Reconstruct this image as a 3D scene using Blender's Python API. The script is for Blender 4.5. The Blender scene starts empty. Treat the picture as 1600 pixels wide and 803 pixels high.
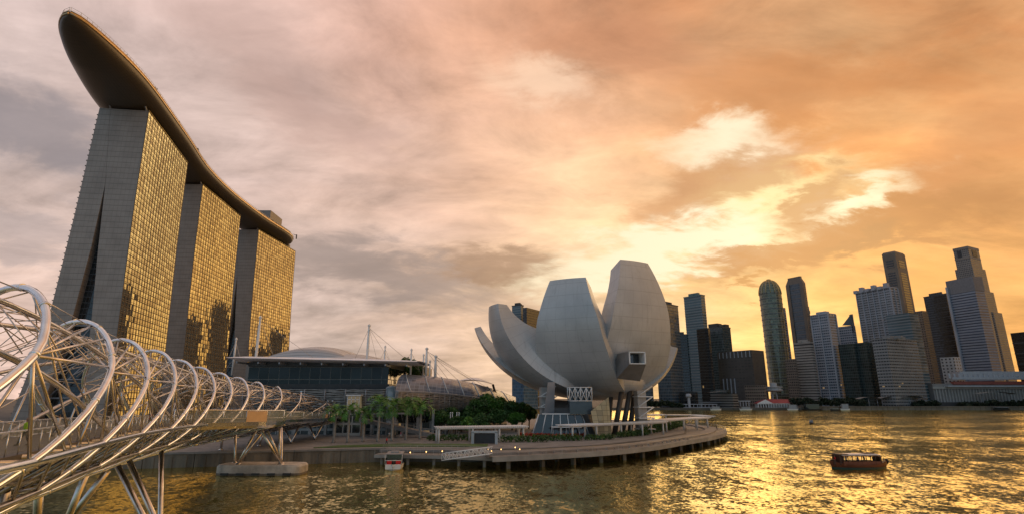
import bpy, math, random
import numpy as np
from mathutils import Vector
random.seed(7)
R = math.radians
# ------------------------------------------------------------------ camera
F, CX, CY, H = 850.0, 800.0, 401.5, 14.0
TH = math.atan(220 / F); CT, ST = math.cos(TH), math.sin(TH)
scene = bpy.context.scene
cam = bpy.data.objects.new('camera', bpy.data.cameras.new('camera'))
scene.collection.objects.link(cam); scene.camera = cam
cam.location = (0, 0, H); cam.rotation_euler = (math.pi / 2 + TH, 0, 0)
cam.data.lens = F / 1600 * 36; cam.data.sensor_width = 36
cam.data.clip_start = 0.5; cam.data.clip_end = 20000
scene.view_settings.view_transform = 'Standard'; scene.view_settings.look = 'None'
scene.view_settings.exposure = 0.08; scene.view_settings.gamma = 1.0
scene.cycles.max_bounces = 6; scene.cycles.sample_clamp_indirect = 4.0
SUN_AZ, SUN_EL = R(31), R(13)          # azimuth from +Y towards +X

def ray(px, py):
    x = (px - CX) / F; y = (CY - py) / F
    return x, CT - ST * y, ST + CT * y
def P(px, py, Y):
    x, f, u = ray(px, py)
    return Vector((x / f * Y, Y, H + u / f * Y))
def G(px, py, z=2.8):
    x, f, u = ray(px, py)
    Y = (z - H) / (u / f)
    return Vector((x / f * Y, Y, z))

# ------------------------------------------------------------------ node helper
class S:
    """a socket with arithmetic"""
    def __init__(s, nt, sock): s.nt, s.k = nt, sock
    def _m(s, op, *a, clamp=False):
        n = s.nt.nodes.new('ShaderNodeMath'); n.operation = op; n.use_clamp = clamp
        for i, v in enumerate((s,) + a):
            if isinstance(v, S): s.nt.links.new(v.k, n.inputs[i])
            else: n.inputs[i].default_value = v
        return S(s.nt, n.outputs[0])
    def __add__(s, o): return s._m('ADD', o)
    def __radd__(s, o): return s._m('ADD', o)
    def __sub__(s, o): return s._m('SUBTRACT', o)
    def __rsub__(s, o): return (s * -1) + o
    def __mul__(s, o): return s._m('MULTIPLY', o)
    def __rmul__(s, o): return s._m('MULTIPLY', o)
    def __truediv__(s, o): return s._m('DIVIDE', o)
    def f(s, op, *a, clamp=False): return s._m(op, *a, clamp=clamp)
    def step(s, a, b):
        n = s.nt.nodes.new('ShaderNodeMapRange'); n.interpolation_type = 'SMOOTHSTEP'
        s.nt.links.new(s.k, n.inputs[0]); n.inputs[1].default_value = a; n.inputs[2].default_value = b
        return S(s.nt, n.outputs[0])
def vmath(nt, op, a, b=None, out=0, scale=None):
    n = nt.nodes.new('ShaderNodeVectorMath'); n.operation = op
    for i, v in enumerate((a, b)):
        if v is None: continue
        if hasattr(v, 'links'): nt.links.new(v, n.inputs[i])
        else: n.inputs[i].default_value = v
    if scale is not None:
        if isinstance(scale, S): nt.links.new(scale.k, n.inputs['Scale'])
        else: n.inputs['Scale'].default_value = scale
    return n.outputs[out]
def noise(nt, vec, scale, detail=4, rough=.5, dist=0, out='Fac'):
    n = nt.nodes.new('ShaderNodeTexNoise')
    if vec is not None: nt.links.new(vec, n.inputs['Vector'])
    n.inputs['Scale'].default_value = scale; n.inputs['Detail'].default_value = detail
    n.inputs['Roughness'].default_value = rough; n.inputs['Distortion'].default_value = dist
    return n.outputs[out]
def mixc(nt, fac, a, b, mode='MIX'):
    n = nt.nodes.new('ShaderNodeMix'); n.data_type = 'RGBA'; n.blend_type = mode
    for i, v in ((0, fac), (6, a), (7, b)):
        if isinstance(v, S): nt.links.new(v.k, n.inputs[i])
        elif hasattr(v, 'links'): nt.links.new(v, n.inputs[i])
        elif i: n.inputs[i].default_value = tuple(v) + (1,) if len(v) == 3 else v
        else: n.inputs[0].default_value = v
    return n.outputs[2]
def lin(c):
    return tuple((v / 255 / 12.92) if v / 255 <= .04045 else ((v / 255 + .055) / 1.055) ** 2.4 for v in c)

# ------------------------------------------------------------------ world
world = bpy.data.worlds.new('World'); scene.world = world; world.use_nodes = True
wt = world.node_tree; wt.nodes.clear()
wo = wt.nodes.new('ShaderNodeOutputWorld'); bg = wt.nodes.new('ShaderNodeBackground')
wt.links.new(bg.outputs[0], wo.inputs[0])
tc = wt.nodes.new('ShaderNodeTexCoord'); D = tc.outputs['Generated']
sk = wt.nodes.new('ShaderNodeTexSky'); sk.sky_type = 'NISHITA'; sk.sun_disc = False
sk.sun_elevation = SUN_EL; sk.sun_rotation = SUN_AZ; sk.air_density = 1.6; sk.dust_density = 3.0
def dirpx(px, py):
    x, f, u = ray(px, py); return Vector((x, f, u)).normalized()
def dirae(az, el):
    return Vector((math.sin(R(az)) * math.cos(R(el)), math.cos(R(az)) * math.cos(R(el)), math.sin(R(el))))
# cloud coordinates: a flat deck seen in perspective
sep = wt.nodes.new('ShaderNodeSeparateXYZ'); wt.links.new(D, sep.inputs[0])
dz = S(wt, sep.outputs[2])
deck = dz.f('MAXIMUM', 0.0) + 0.24
cv = vmath(wt, 'SCALE', D, scale=(deck * 0 + 1) / deck)
mp = wt.nodes.new('ShaderNodeMapping'); wt.links.new(cv, mp.inputs[0])
mp.inputs['Rotation'].default_value = (0, 0, R(-25)); mp.inputs['Scale'].default_value = (1, 1.5, .3)
cv = mp.outputs[0]
n1 = S(wt, noise(wt, cv, 1.3, 9, .60, .6)); n2 = S(wt, noise(wt, cv, 3.6, 8, .64, .4))
warpc = noise(wt, cv, 1.1, 6, .55, .4, 'Color')
warp = vmath(wt, 'SCALE', vmath(wt, 'SUBTRACT', warpc, (.5, .5, .5)), scale=.34)
warpf = noise(wt, cv, 4.5, 7, .6, .3, 'Color')
warp = vmath(wt, 'ADD', warp, vmath(wt, 'SCALE', vmath(wt, 'SUBTRACT', warpf, (.5, .5, .5)), scale=.10))
DW = vmath(wt, 'ADD', D, warp)
SKY = [  # px, py, sRGB
 (40,30,(216,194,188)),(40,230,(186,170,164)),(40,420,(236,198,178)),(300,60,(222,194,186)),(330,250,(216,192,182)),
 (520,40,(228,184,168)),(520,300,(226,194,178)),(520,470,(180,162,156)),(600,570,(206,188,176)),(700,120,(226,172,144)),
 (700,300,(232,188,162)),(740,430,(176,142,120)),(700,540,(218,184,162)),(860,40,(226,160,118)),(860,230,(240,190,152)),
 (900,380,(252,214,174)),(1000,120,(214,146,100)),(1050,300,(240,188,138)),(1060,420,(255,222,174)),(1150,500,(252,206,140)),
 (1150,60,(196,114,56)),(1230,180,(222,150,96)),(1300,80,(194,108,46)),(1290,420,(250,190,112)),(1300,500,(255,196,98)),
 (1430,150,(198,114,52)),(1430,300,(214,140,82)),(1450,420,(246,174,92)),(1570,60,(184,96,36)),(1570,250,(208,132,76)),
 (1570,420,(226,152,92)),(1580,520,(246,176,100)),(1250,590,(255,196,96)),(850,590,(232,196,152))]
pts = [(dirpx(a, b), lin(c), 30.0) for a, b, c in SKY]
for az, el, c, k in [(75,8,(255,190,92),8),(70,45,(222,160,104),6),(110,15,(214,160,110),6),(62,26,(255,230,180),16),(62,50,(244,212,170),10),(88,28,(250,186,104),8),(160,15,(138,164,186),4),(-150,15,(132,160,184),4),
                     (180,55,(136,158,176),4),(-90,15,(150,152,166),6),(-90,50,(160,158,164),5),(0,90,(190,160,140),6),(-45,65,(190,165,155),6),(40,65,(206,146,96),6)]:
    pts.append((dirae(az, el), lin(c), k))
wsum = None; acc = None
for d, c, k in pts:
    dot = S(wt, vmath(wt, 'DOT_PRODUCT', DW, tuple(d), out=1))
    w = ((dot - 1.0) * (k * 1.55)).f('EXPONENT')
    wsum = w if wsum is None else wsum + w
    cs = vmath(wt, 'SCALE', tuple(c), scale=w)
    acc = cs if acc is None else vmath(wt, 'ADD', acc, cs)
base = vmath(wt, 'SCALE', acc, scale=(wsum * 0 + 1) / (wsum + 1e-6))
shade = (n1 - .5) * 1.75 + (n2 - .5) * 1.0 + 1.03
skycol = vmath(wt, 'SCALE', base, scale=shade)
def feature(px, py, a, b, tilt, col, strength, amp=.9, lo=.15, hi=.95, mode='MIX'):
    global skycol
    c = dirpx(px, py)
    u = Vector((c.y, -c.x, 0)).normalized(); v = u.cross(c).normalized()
    if v.z < 0: v = -v
    t = R(tilt); u2 = u * math.cos(t) + v * math.sin(t); v2 = -u * math.sin(t) + v * math.cos(t)
    x = S(wt, vmath(wt, 'DOT_PRODUCT', DWs, tuple(u2 * (F / a)), out=1)) - c.dot(u2) * (F / a)
    y = S(wt, vmath(wt, 'DOT_PRODUCT', DWs, tuple(v2 * (F / b)), out=1)) - c.dot(v2) * (F / b)
    g = ((x * x + y * y) * -1.0).f('EXPONENT') * S(wt, vmath(wt, 'DOT_PRODUCT', D, tuple(c), out=1)).step(0, .3)
    m = (g + (n2 - .5) * amp * g.step(.02, .4)).step(lo, hi) * strength
    skycol = mixc(wt, m, skycol, lin(col), mode)
DWs = vmath(wt, 'ADD', D, vmath(wt, 'SCALE', vmath(wt, 'SUBTRACT', warpf, (.5, .5, .5)), scale=.17))
feature(600, 425, 230, 50, -8, (146,130,124), .75)
feature(800, 415, 130, 38, -5, (158,124,98), .75)
feature(60, 210, 170, 50, -12, (138,130,134), .75)
feature(30, 360, 110, 30, -8, (160,148,148), .5)
feature(430, 110, 180, 40, -25, (190,160,150), .45)
feature(1290, 130, 200, 50, -10, (186,116,62), .5)
feature(950, 60, 150, 50, -20, (196,132,94), .45)
feature(480, 190, 150, 40, -20, (186,152,140), .4)
feature(850, 130, 95, 40, -15, (252,214,182), .7, 1.0, .2, 1.0)
feature(1050, 388, 230, 46, 10, (255,236,200), 1.0, 1.1, .15, .8)
feature(1145, 232, 110, 46, -4, (255,232,198), 1.0, 1.1, .25, .95)
feature(1060, 232, 60, 24, 0, (252,206,160), .5)
feature(1230, 300, 130, 46, -10, (255,228,166), .95)
feature(1325, 322, 80, 26, 12, (255,240,200), 1.0, .9, .12, .7)
feature(1215, 350, 50, 40, 30, (255,226,170), .7)
feature(1268, 316, 60, 26, 25, (190,134,84), .8, 1.1, .1, .7)
feature(1125, 288, 130, 34, 12, (190,134,90), .72, 1.1, .1, .8)
feature(1400, 350, 150, 34, 8, (180,122,72), .75, 1.1, .1, .8)
feature(1330, 380, 70, 20, 6, (176,126,80), .8)
feature(1230, 385, 110, 22, 12, (188,132,82), .85, .9, .1, .6)
feature(1170, 447, 24, 12, 0, (196,142,86), 1.0, .5)
feature(1490, 250, 120, 50, 20, (196,132,84), .5)
feature(1430, 440, 90, 24, 5, (236,160,84), .5)
nis = vmath(wt, 'SCALE', sk.outputs[0], scale=.004)
skycol = vmath(wt, 'ADD', skycol, nis)
wt.links.new(skycol, bg.inputs[0]); bg.inputs[1].default_value = 1.0

sun = bpy.data.objects.new('sun', bpy.data.lights.new('sun', 'SUN')); scene.collection.objects.link(sun)
sun.data.energy = 0.6; sun.data.angle = R(45); sun.data.color = (1.0, .64, .32)
sd = Vector((math.sin(SUN_AZ) * math.cos(SUN_EL), math.cos(SUN_AZ) * math.cos(SUN_EL), math.sin(SUN_EL)))
sun.rotation_euler = sd.to_track_quat('Z', 'Y').to_euler()

# ------------------------------------------------------------------ materials
MATS = {}
def mat(name, col, rough=.6, metal=0, var=.12, nscale=.4, bump=0, emit=None, spec=.5, alpha=None, streak=False):
    if name in MATS: return MATS[name]
    m = bpy.data.materials.new(name); m.use_nodes = True; MATS[name] = m
    nt = m.node_tree; b = nt.nodes['Principled BSDF']
    t = nt.nodes.new('ShaderNodeTexCoord').outputs['Object']
    if streak:
        q = nt.nodes.new('ShaderNodeMapping'); nt.links.new(t, q.inputs[0]); q.inputs['Scale'].default_value = (1, 1, .12); tv = q.outputs[0]
    else: tv = t
    n = S(nt, noise(nt, tv, nscale, 6, .6))
    b.inputs['Roughness'].default_value = rough; b.inputs['Metallic'].default_value = metal
    b.inputs['Specular IOR Level'].default_value = spec
    cc = mixc(nt, n.step(.3, .7), tuple(v * (1 - var) for v in col), tuple(min(1, v * (1 + var)) for v in col))
    nt.links.new(cc, b.inputs['Base Color'])
    if bump:
        bn = nt.nodes.new('ShaderNodeBump'); bn.inputs['Strength'].default_value = bump; bn.inputs['Distance'].default_value = .3
        nt.links.new(noise(nt, t, nscale * 6, 5, .6), bn.inputs['Height']); nt.links.new(bn.outputs[0], b.inputs['Normal'])
    if emit:
        b.inputs['Emission Color'].default_value = tuple(emit[:3]) + (1,); b.inputs['Emission Strength'].default_value = emit[3]
    if alpha is not None: b.inputs['Alpha'].default_value = alpha
    return m
def uvnodes(nt):
    uv = nt.nodes.new('ShaderNodeUVMap'); s = nt.nodes.new('ShaderNodeSeparateXYZ'); nt.links.new(uv.outputs[0], s.inputs[0])
    return S(nt, s.outputs[0]), S(nt, s.outputs[1])
def facade(name, wall, glass, fh=3.6, cw=3.0, vf=.55, hf=.75, grough=.12, rot=0, jit=.01, gmetal=.0, wrough=.6, lit=0.0, gspec=.8):
    """wall with a grid of windows in metres; vf / hf = glass share of a storey / bay"""
    if name in MATS: return MATS[name]
    m = bpy.data.materials.new(name); m.use_nodes = True; MATS[name] = m
    nt = m.node_tree; b = nt.nodes['Principled BSDF']
    u, v = uvnodes(nt)
    fu, fv = (u / cw), (v / fh)
    gu = (fu.f('FRACT') - .5).f('ABSOLUTE').f('LESS_THAN', hf / 2); gv = (fv.f('FRACT') - .5).f('ABSOLUTE').f('LESS_THAN', vf / 2)
    g = gu * gv
    cb = nt.nodes.new('ShaderNodeCombineXYZ'); nt.links.new(fu.f('FLOOR').k, cb.inputs[0]); nt.links.new(fv.f('FLOOR').k, cb.inputs[1])
    wn = nt.nodes.new('ShaderNodeTexWhiteNoise'); nt.links.new(cb.outputs[0], wn.inputs['Vector']); r = S(nt, wn.outputs['Value'])
    gc = mixc(nt, r, tuple(c * .6 for c in glass), tuple(min(1, c * 1.3) for c in glass))
    tco = nt.nodes.new('ShaderNodeTexCoord').outputs['Object']
    wc = mixc(nt, S(nt, noise(nt, tco, .05, 6, .6)).step(.3, .7), tuple(c * .82 for c in wall), tuple(min(1, c * 1.12) for c in wall))
    nt.links.new(mixc(nt, g, wc, gc), b.inputs['Base Color'])
    rr = g * (grough - wrough) + wrough; nt.links.new(rr.k, b.inputs['Roughness'])
    nt.links.new((g * gmetal).k, b.inputs['Metallic'])
    b.inputs['Specular IOR Level'].default_value = gspec
    geo = nt.nodes.new('ShaderNodeNewGeometry'); nrm = geo.outputs['Normal']
    if rot:
        q = nt.nodes.new('ShaderNodeVectorRotate'); q.rotation_type = 'Z_AXIS'; q.inputs['Angle'].default_value = rot
        nt.links.new(nrm, q.inputs[0]); nrm = q.outputs[0]
    j = vmath(nt, 'SCALE', vmath(nt, 'SUBTRACT', wn.outputs['Color'], (.5, .5, .5)), scale=jit)
    w = vmath(nt, 'SCALE', vmath(nt, 'SUBTRACT', noise(nt, tco, .06, 3, .5, 0, 'Color'), (.5, .5, .5)), scale=jit * .5)
    nn = vmath(nt, 'NORMALIZE', vmath(nt, 'ADD', vmath(nt, 'ADD', nrm, j), w))
    nt.links.new(nn, b.inputs['Normal'])
    if lit:
        l = r.f('GREATER_THAN', 1 - lit) * g
        b.inputs['Emission Color'].default_value = (1, .62, .25, 1); nt.links.new((l * .22).k, b.inputs['Emission Strength'])
    return m

# ------------------------------------------------------------------ mesh builder
COL = scene.collection
class MB:
    def __init__(s): s.v = []; s.f = []; s.uv = []; s.mi = []; s.sm = []
    def face(s, idx, uv=None, mi=0, sm=False):
        s.f.append(tuple(idx)); s.uv.append(uv or [(0, 0)] * len(idx)); s.mi.append(mi); s.sm.append(sm)
    def pts(s, ps):
        n = len(s.v); s.v += [tuple(p) for p in ps]; return list(range(n, n + len(ps)))
    def poly(s, ps, mi=0, uv=None, sm=False): s.face(s.pts(ps), uv, mi, sm)
    def box(s, c, size, yaw=0, mi=0, tilt=None):
        hx, hy, hz = size[0] / 2, size[1] / 2, size[2] / 2; ca, sa = math.cos(yaw), math.sin(yaw)
        ps = []
        for z in (-hz, hz):
            for x, y in ((-hx, -hy), (hx, -hy), (hx, hy), (-hx, hy)):
                ps.append((c[0] + x * ca - y * sa, c[1] + x * sa + y * ca, c[2] + z))
        i = s.pts(ps)
        for q in ((0, 3, 2, 1), (4, 5, 6, 7), (0, 1, 5, 4), (1, 2, 6, 5), (2, 3, 7, 6), (3, 0, 4, 7)):
            s.face([i[k] for k in q], None, mi)
        return s
    def prism(s, poly, z0, z1, mi=0, mtop=None, cap=True, taper=None):
        """poly counter-clockwise list of xy; walls get UVs in metres"""
        n = len(poly); top = poly if taper is None else taper
        a = s.pts([(p[0], p[1], z0) for p in poly]); b = s.pts([(p[0], p[1], z1) for p in top])
        u = 0
        for i in range(n):
            j = (i + 1) % n; L = math.dist(poly[i][:2], poly[j][:2])
            s.face([a[i], a[j], b[j], b[i]], [(u, z0), (u + L, z0), (u + L, z1), (u, z1)], mi); u += L
        if cap:
            s.face(b, None, mi if mtop is None else mtop); s.face(a[::-1], None, mi if mtop is None else mtop)
        return s
    def tube(s, path, r, n=8, mi=0, cap=True, sm=True, rz=None):
        path = [Vector(p) for p in path]; rings = []; up0 = None
        for k, p in enumerate(path):
            t = (path[min(k + 1, len(path) - 1)] - path[max(k - 1, 0)])
            if t.length < 1e-9: t = Vector((0, 0, 1))
            t.normalize()
            if up0 is None:
                up0 = Vector((0, 0, 1)) if abs(t.z) < .9 else Vector((1, 0, 0))
            a = t.cross(up0)
            if a.length < 1e-5: a = t.cross(Vector((1, .3, .2)))
            a.normalize(); b = a.cross(t).normalized(); up0 = b
            rr = r[k] if isinstance(r, (list, tuple)) else r
            rings.append(s.pts([p + (a * math.cos(2 * math.pi * q / n) + b * math.sin(2 * math.pi * q / n) * (rz or 1)) * rr for q in range(n)]))
        for k in range(len(rings) - 1):
            A, B = rings[k], rings[k + 1]
            for q in range(n):
                w = (q + 1) % n; s.face([A[q], B[q], B[w], A[w]], [(q / n, k), (q / n, k + 1), ((q + 1) / n, k + 1), ((q + 1) / n, k)], mi, sm)
        if cap: s.face(rings[0], None, mi); s.face(rings[-1][::-1], None, mi)
        return s
    def lathe(s, c, prof, n=24, mi=0, sm=True, cap=True):
        rings = []
        for r, z in prof:
            rings.append(s.pts([(c[0] + r * math.cos(2 * math.pi * q / n), c[1] + r * math.sin(2 * math.pi * q / n), c[2] + z) for q in range(n)]))
        for k in range(len(rings) - 1):
            A, B = rings[k], rings[k + 1]
            for q in range(n):
                w = (q + 1) % n; rr = prof[k][0]
                s.face([A[q], A[w], B[w], B[q]], [(rr * 6.28 * q / n, prof[k][1]), (rr * 6.28 * (q + 1) / n, prof[k][1]), (rr * 6.28 * (q + 1) / n, prof[k + 1][1]), (rr * 6.28 * q / n, prof[k + 1][1])], mi, sm)
        if cap: s.face(rings[0][::-1], None, mi); s.face(rings[-1], None, mi)
        return s
    def grid(s, fn, nu, nv, mi=0, sm=True, uvs=None):
        ids = [s.pts([fn(i / nu, j / nv) for i in range(nu + 1)]) for j in range(nv + 1)]
        for j in range(nv):
            for i in range(nu):
                uv = None
                if uvs: uv = [uvs(i / nu, j / nv), uvs((i + 1) / nu, j / nv), uvs((i + 1) / nu, (j + 1) / nv), uvs(i / nu, (j + 1) / nv)]
                s.face([ids[j][i], ids[j][i + 1], ids[j + 1][i + 1], ids[j + 1][i]], uv, mi, sm)
        return s
    def build(s, name, mats, parent=None, origin=None):
        me = bpy.data.meshes.new(name)
        o = bpy.data.objects.new(name, me); COL.objects.link(o)
        if parent is not None:
            o.parent = parent; org = parent.matrix_world_loc if hasattr(parent, 'matrix_world_loc') else wloc(parent)
        else:
            org = Vector(origin) if origin is not None else Vector((0, 0, 0)); o.location = org
        vs = [(v[0] - org[0], v[1] - org[1], v[2] - org[2]) for v in s.v]
        me.from_pydata(vs, [], s.f)
        if not isinstance(mats, (list, tuple)): mats = [mats]
        for m in mats: me.materials.append(m)
        uv = me.uv_layers.new(name='UVMap')
        flat = [c for f in s.uv for p in f for c in p]
        uv.data.foreach_set('uv', flat)
        me.polygons.foreach_set('material_index', s.mi)
        me.polygons.foreach_set('use_smooth', s.sm)
        me.update(); me.validate()
        return o
def build_each(mb, name, mats, parent):
    """every connected piece of mb becomes an object of its own"""
    par = list(range(len(mb.v)))
    def find(a):
        while par[a] != a: par[a] = par[par[a]]; a = par[a]
        return a
    for f in mb.f:
        r0 = find(f[0])
        for i in f[1:]: par[find(i)] = r0
    groups = {}
    for k, f in enumerate(mb.f): groups.setdefault(find(f[0]), []).append(k)
    out = []
    for ks in groups.values():
        n = MB(); remap = {}
        for k in ks:
            idx = []
            for i in mb.f[k]:
                if i not in remap: remap[i] = len(n.v); n.v.append(mb.v[i])
                idx.append(remap[i])
            n.face(idx, mb.uv[k], mb.mi[k], mb.sm[k])
        out.append(n.build(name, mats, parent))
    return out
def wloc(o):
    v = Vector((0, 0, 0))
    while o is not None: v += o.location; o = o.parent
    return v
def empty(name, loc, label, cat, group=None, kind=None):
    o = bpy.data.objects.new(name, None); COL.objects.link(o); o.location = loc; o.empty_display_size = .5
    return tag(o, label, cat, group, kind)
def tag(o, label=None, cat=None, group=None, kind=None):
    if label: o['label'] = label
    if cat: o['category'] = cat
    if group: o['group'] = group
    if kind: o['kind'] = kind
    return o
def copy_tree(o, parent=None):
    c = o.copy(); COL.objects.link(c); c.parent = parent
    for ch in [x for x in bpy.data.objects if x.parent == o]: copy_tree(ch, c)
    return c
def leaves(name, m, centres, radii, n, size, parent=None, seed=1, flat=.75, origin=None, hollow=.55):
    """n small leaf faces spread through the volume of the given lobes"""
    rng = np.random.default_rng(seed)
    c = np.array(centres, float); r = np.array(radii, float)
    w = r ** 2 / (r ** 2).sum(); k = rng.choice(len(c), n, p=w)
    d = rng.normal(size=(n, 3)); d /= np.linalg.norm(d, axis=1)[:, None]
    rad = (hollow + (1 - hollow) * rng.random(n) ** .6) * r[k]; rad *= 1 + .14 * rng.normal(size=n)
    p = c[k] + d * rad[:, None] * np.array([1, 1, flat])
    a = rng.normal(size=(n, 3)); a /= np.linalg.norm(a, axis=1)[:, None]
    b = np.cross(a, rng.normal(size=(n, 3))); b /= np.linalg.norm(b, axis=1)[:, None]
    sz = size * (.6 + .8 * rng.random(n))[:, None]
    quad = np.stack([p - a * sz, p + b * sz * .5, p + a * sz, p - b * sz * .5], 1).reshape(-1, 3)
    me = bpy.data.meshes.new(name); o = bpy.data.objects.new(name, me); COL.objects.link(o)
    if parent is not None: o.parent = parent; org = wloc(parent)
    else: org = Vector(origin or (0, 0, 0)); o.location = org
    quad -= np.array(org)
    me.vertices.add(len(quad)); me.vertices.foreach_set('co', quad.ravel())
    me.loops.add(4 * n); me.loops.foreach_set('vertex_index', np.arange(4 * n))
    me.polygons.add(n); me.polygons.foreach_set('loop_start', np.arange(n) * 4)
    me.materials.append(m); me.update(); me.validate()
    return o
def lerp(xs, ys, x): return float(np.interp(x, xs, ys))
# ------------------------------------------------------------------ base materials
M_conc = mat('concrete', (.31, .30, .28), .8, var=.2, nscale=.25, bump=.15)
M_stone = mat('paving', (.23, .22, .21), .8, var=.2, nscale=.3, bump=.1)
M_wall = mat('quay_stone', (.17, .15, .12), .85, var=.45, nscale=.35, bump=.3, streak=True)
M_white = mat('white_paint', (.78, .77, .74), .45, var=.06)
M_steel = mat('stainless', (.84, .88, .94), .17, metal=1, var=.12, nscale=.8)
M_steel2 = mat('duplex_steel', (.66, .62, .58), .26, metal=1, var=.2, nscale=.8)
M_dark = mat('dark_metal', (.05, .05, .05), .45, metal=.3)
M_grey = mat('grey_metal', (.32, .33, .35), .45, metal=.4)
M_wood = mat('timber_deck', (.20, .19, .175), .75, var=.25, nscale=1.2)
M_leaf = mat('leaf', (.045, .105, .018), .6, var=.45, nscale=.35)
M_leaf2 = mat('leaf_light', (.085, .20, .024), .55, var=.4, nscale=.4)
M_palm = mat('palm_leaf', (.075, .21, .03), .5, var=.4, nscale=.6)
M_bark = mat('bark', (.16, .13, .10), .85, var=.3, nscale=1)
M_grass = mat('grass', (.06, .12, .025), .8, var=.35, nscale=.5, bump=.2)
M_flower = mat('flower_red', (.45, .06, .02), .6, var=.3, nscale=1)
M_lampglow = mat('lamp_glow', (1, .7, .3), .5, emit=(1, .55, .18, 4))
M_rail = mat('rail_steel', (.42, .40, .37), .4, metal=.8)
def glassmat(name, col, a, rough=.05):
    m = mat(name, col, rough, metal=0, spec=1.0, alpha=a); return m
M_clear = glassmat('balustrade_glass', (.25, .28, .25), .38); M_podglass = glassmat('pod_glass', (.30, .33, .29), .62)
M_dglass = mat('dark_glass', (.02, .028, .03), .07, spec=1.0)

# ------------------------------------------------------------------ water
def make_water():
    m = bpy.data.materials.new('bay_water'); m.use_nodes = True; nt = m.node_tree; b = nt.nodes['Principled BSDF']
    t = nt.nodes.new('ShaderNodeTexCoord').outputs['Object']
    def ns(scale, sx, sy, rot, det=4, r=.55):
        q = nt.nodes.new('ShaderNodeMapping'); nt.links.new(t, q.inputs[0]); q.inputs['Scale'].default_value = (sx, sy, 1); q.inputs['Rotation'].default_value = (0, 0, R(rot))
        return S(nt, noise(nt, q.outputs[0], scale, det, r, .2))
    fine = ns(1.25, .6, 1.0, 14, 5, .62); mid = ns(.2, .6, 1.1, -18, 4); big = ns(.012, 1, 2.2, 12, 4, .6)
    sp_ = nt.nodes.new('ShaderNodeSeparateXYZ'); nt.links.new(t, sp_.inputs[0]); wx, wy = S(nt, sp_.outputs[0]), S(nt, sp_.outputs[1])
    g1 = G(1343, 731, 0); dxw = (wx * -1.0) + (g1.x - 5.5)
    wake = ((wy - g1.y).f('ABSOLUTE') - dxw * .10).step(1.6, .2) * dxw.step(0, 2) * dxw.step(34, 8)
    def slope(scale, sx, sy, rot, amp, det=2):
        q = nt.nodes.new('ShaderNodeMapping'); nt.links.new(t, q.inputs[0]); q.inputs['Scale'].default_value = (sx, sy, 1); q.inputs['Rotation'].default_value = (0, 0, R(rot))
        return vmath(nt, 'SCALE', vmath(nt, 'SUBTRACT', noise(nt, q.outputs[0], scale, det, .6, .3, 'Color'), (.5, .5, .5)), scale=amp)
    rough = (big.step(.35, .65) * .55 + .6 + wake * 1.3)
    a_ = vmath(nt, 'ADD', slope(1.7, 1, .75, 14, rough * .72, 3), slope(.33, 1, .7, -20, rough * .45, 3))
    a_ = vmath(nt, 'ADD', a_, slope(.085, 1, .6, 8, .20, 2))
    a_ = vmath(nt, 'MULTIPLY', a_, (.75, 1, 0)); nn = vmath(nt, 'NORMALIZE', vmath(nt, 'ADD', a_, (0, 0, 1)))
    fr_ = nt.nodes.new('ShaderNodeFresnel'); fr_.inputs['IOR'].default_value = 1.45; nt.links.new(nn, fr_.inputs['Normal'])
    fac = S(nt, fr_.outputs[0]) * 1.9 + .11; fac = fac.f('MINIMUM', 1.0)
    gl = nt.nodes.new('ShaderNodeBsdfGlossy'); gl.inputs['Color'].default_value = (1, .88, .50, 1)
    ro = big.step(.35, .65) * .05 + .11; nt.links.new(ro.k, gl.inputs['Roughness']); nt.links.new(nn, gl.inputs['Normal'])
    df = nt.nodes.new('ShaderNodeBsdfDiffuse'); nt.links.new(mixc(nt, mid.step(.3, .7), (.028, .046, .008), (.05, .07, .010)), df.inputs['Color'])
    mx = nt.nodes.new('ShaderNodeMixShader'); nt.links.new(fac.k, mx.inputs[0]); nt.links.new(df.outputs[0], mx.inputs[1]); nt.links.new(gl.outputs[0], mx.inputs[2])
    nt.links.new(mx.outputs[0], nt.nodes['Material Output'].inputs['Surface'])
    w = MB(); w.poly([(-6000, -300, 0), (6000, -300, 0), (6000, 12000, 0), (-6000, 12000, 0)]); o = w.build('water', m); tag(o, kind='structure')
make_water()

# ------------------------------------------------------------------ land
GZ = 2.8
LAND = [(-900, 20), (-160, 98), (-67, 122), (-29, 132), (-6, 131), (6, 134), (20, 141), (38, 160), (58, 190), (69, 225), (70, 262), (52, 300), (10, 330), (-40, 420),
        (-60, 560), (30, 690), (100, 745), (1040, 745), (900, 690), (690, 672), (690, 440), (900, 300), (6000, 300), (6000, 11000), (-6000, 11000), (-6000, 20)]
g = MB(); g.prism(LAND, -2, GZ - .12, 0, 0); tag(g.build('ground', mat('ground_soil', (.14, .13, .11), .9, var=.3, nscale=.1)), kind='structure')
p = MB(); pav = [(-160, 98.6), (-67, 122.6), (-29, 132.6), (-6, 131.6), (6, 134.6), (19.6, 141.6), (37.5, 160.4), (57.4, 190.2), (68.4, 225), (69.4, 262), (51.5, 299.5), (9.6, 329.5), (-60, 340), (-160, 300)]
p.prism(pav, GZ - .119, GZ, 0); tag(p.build('promenade', M_stone), kind='structure')
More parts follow.
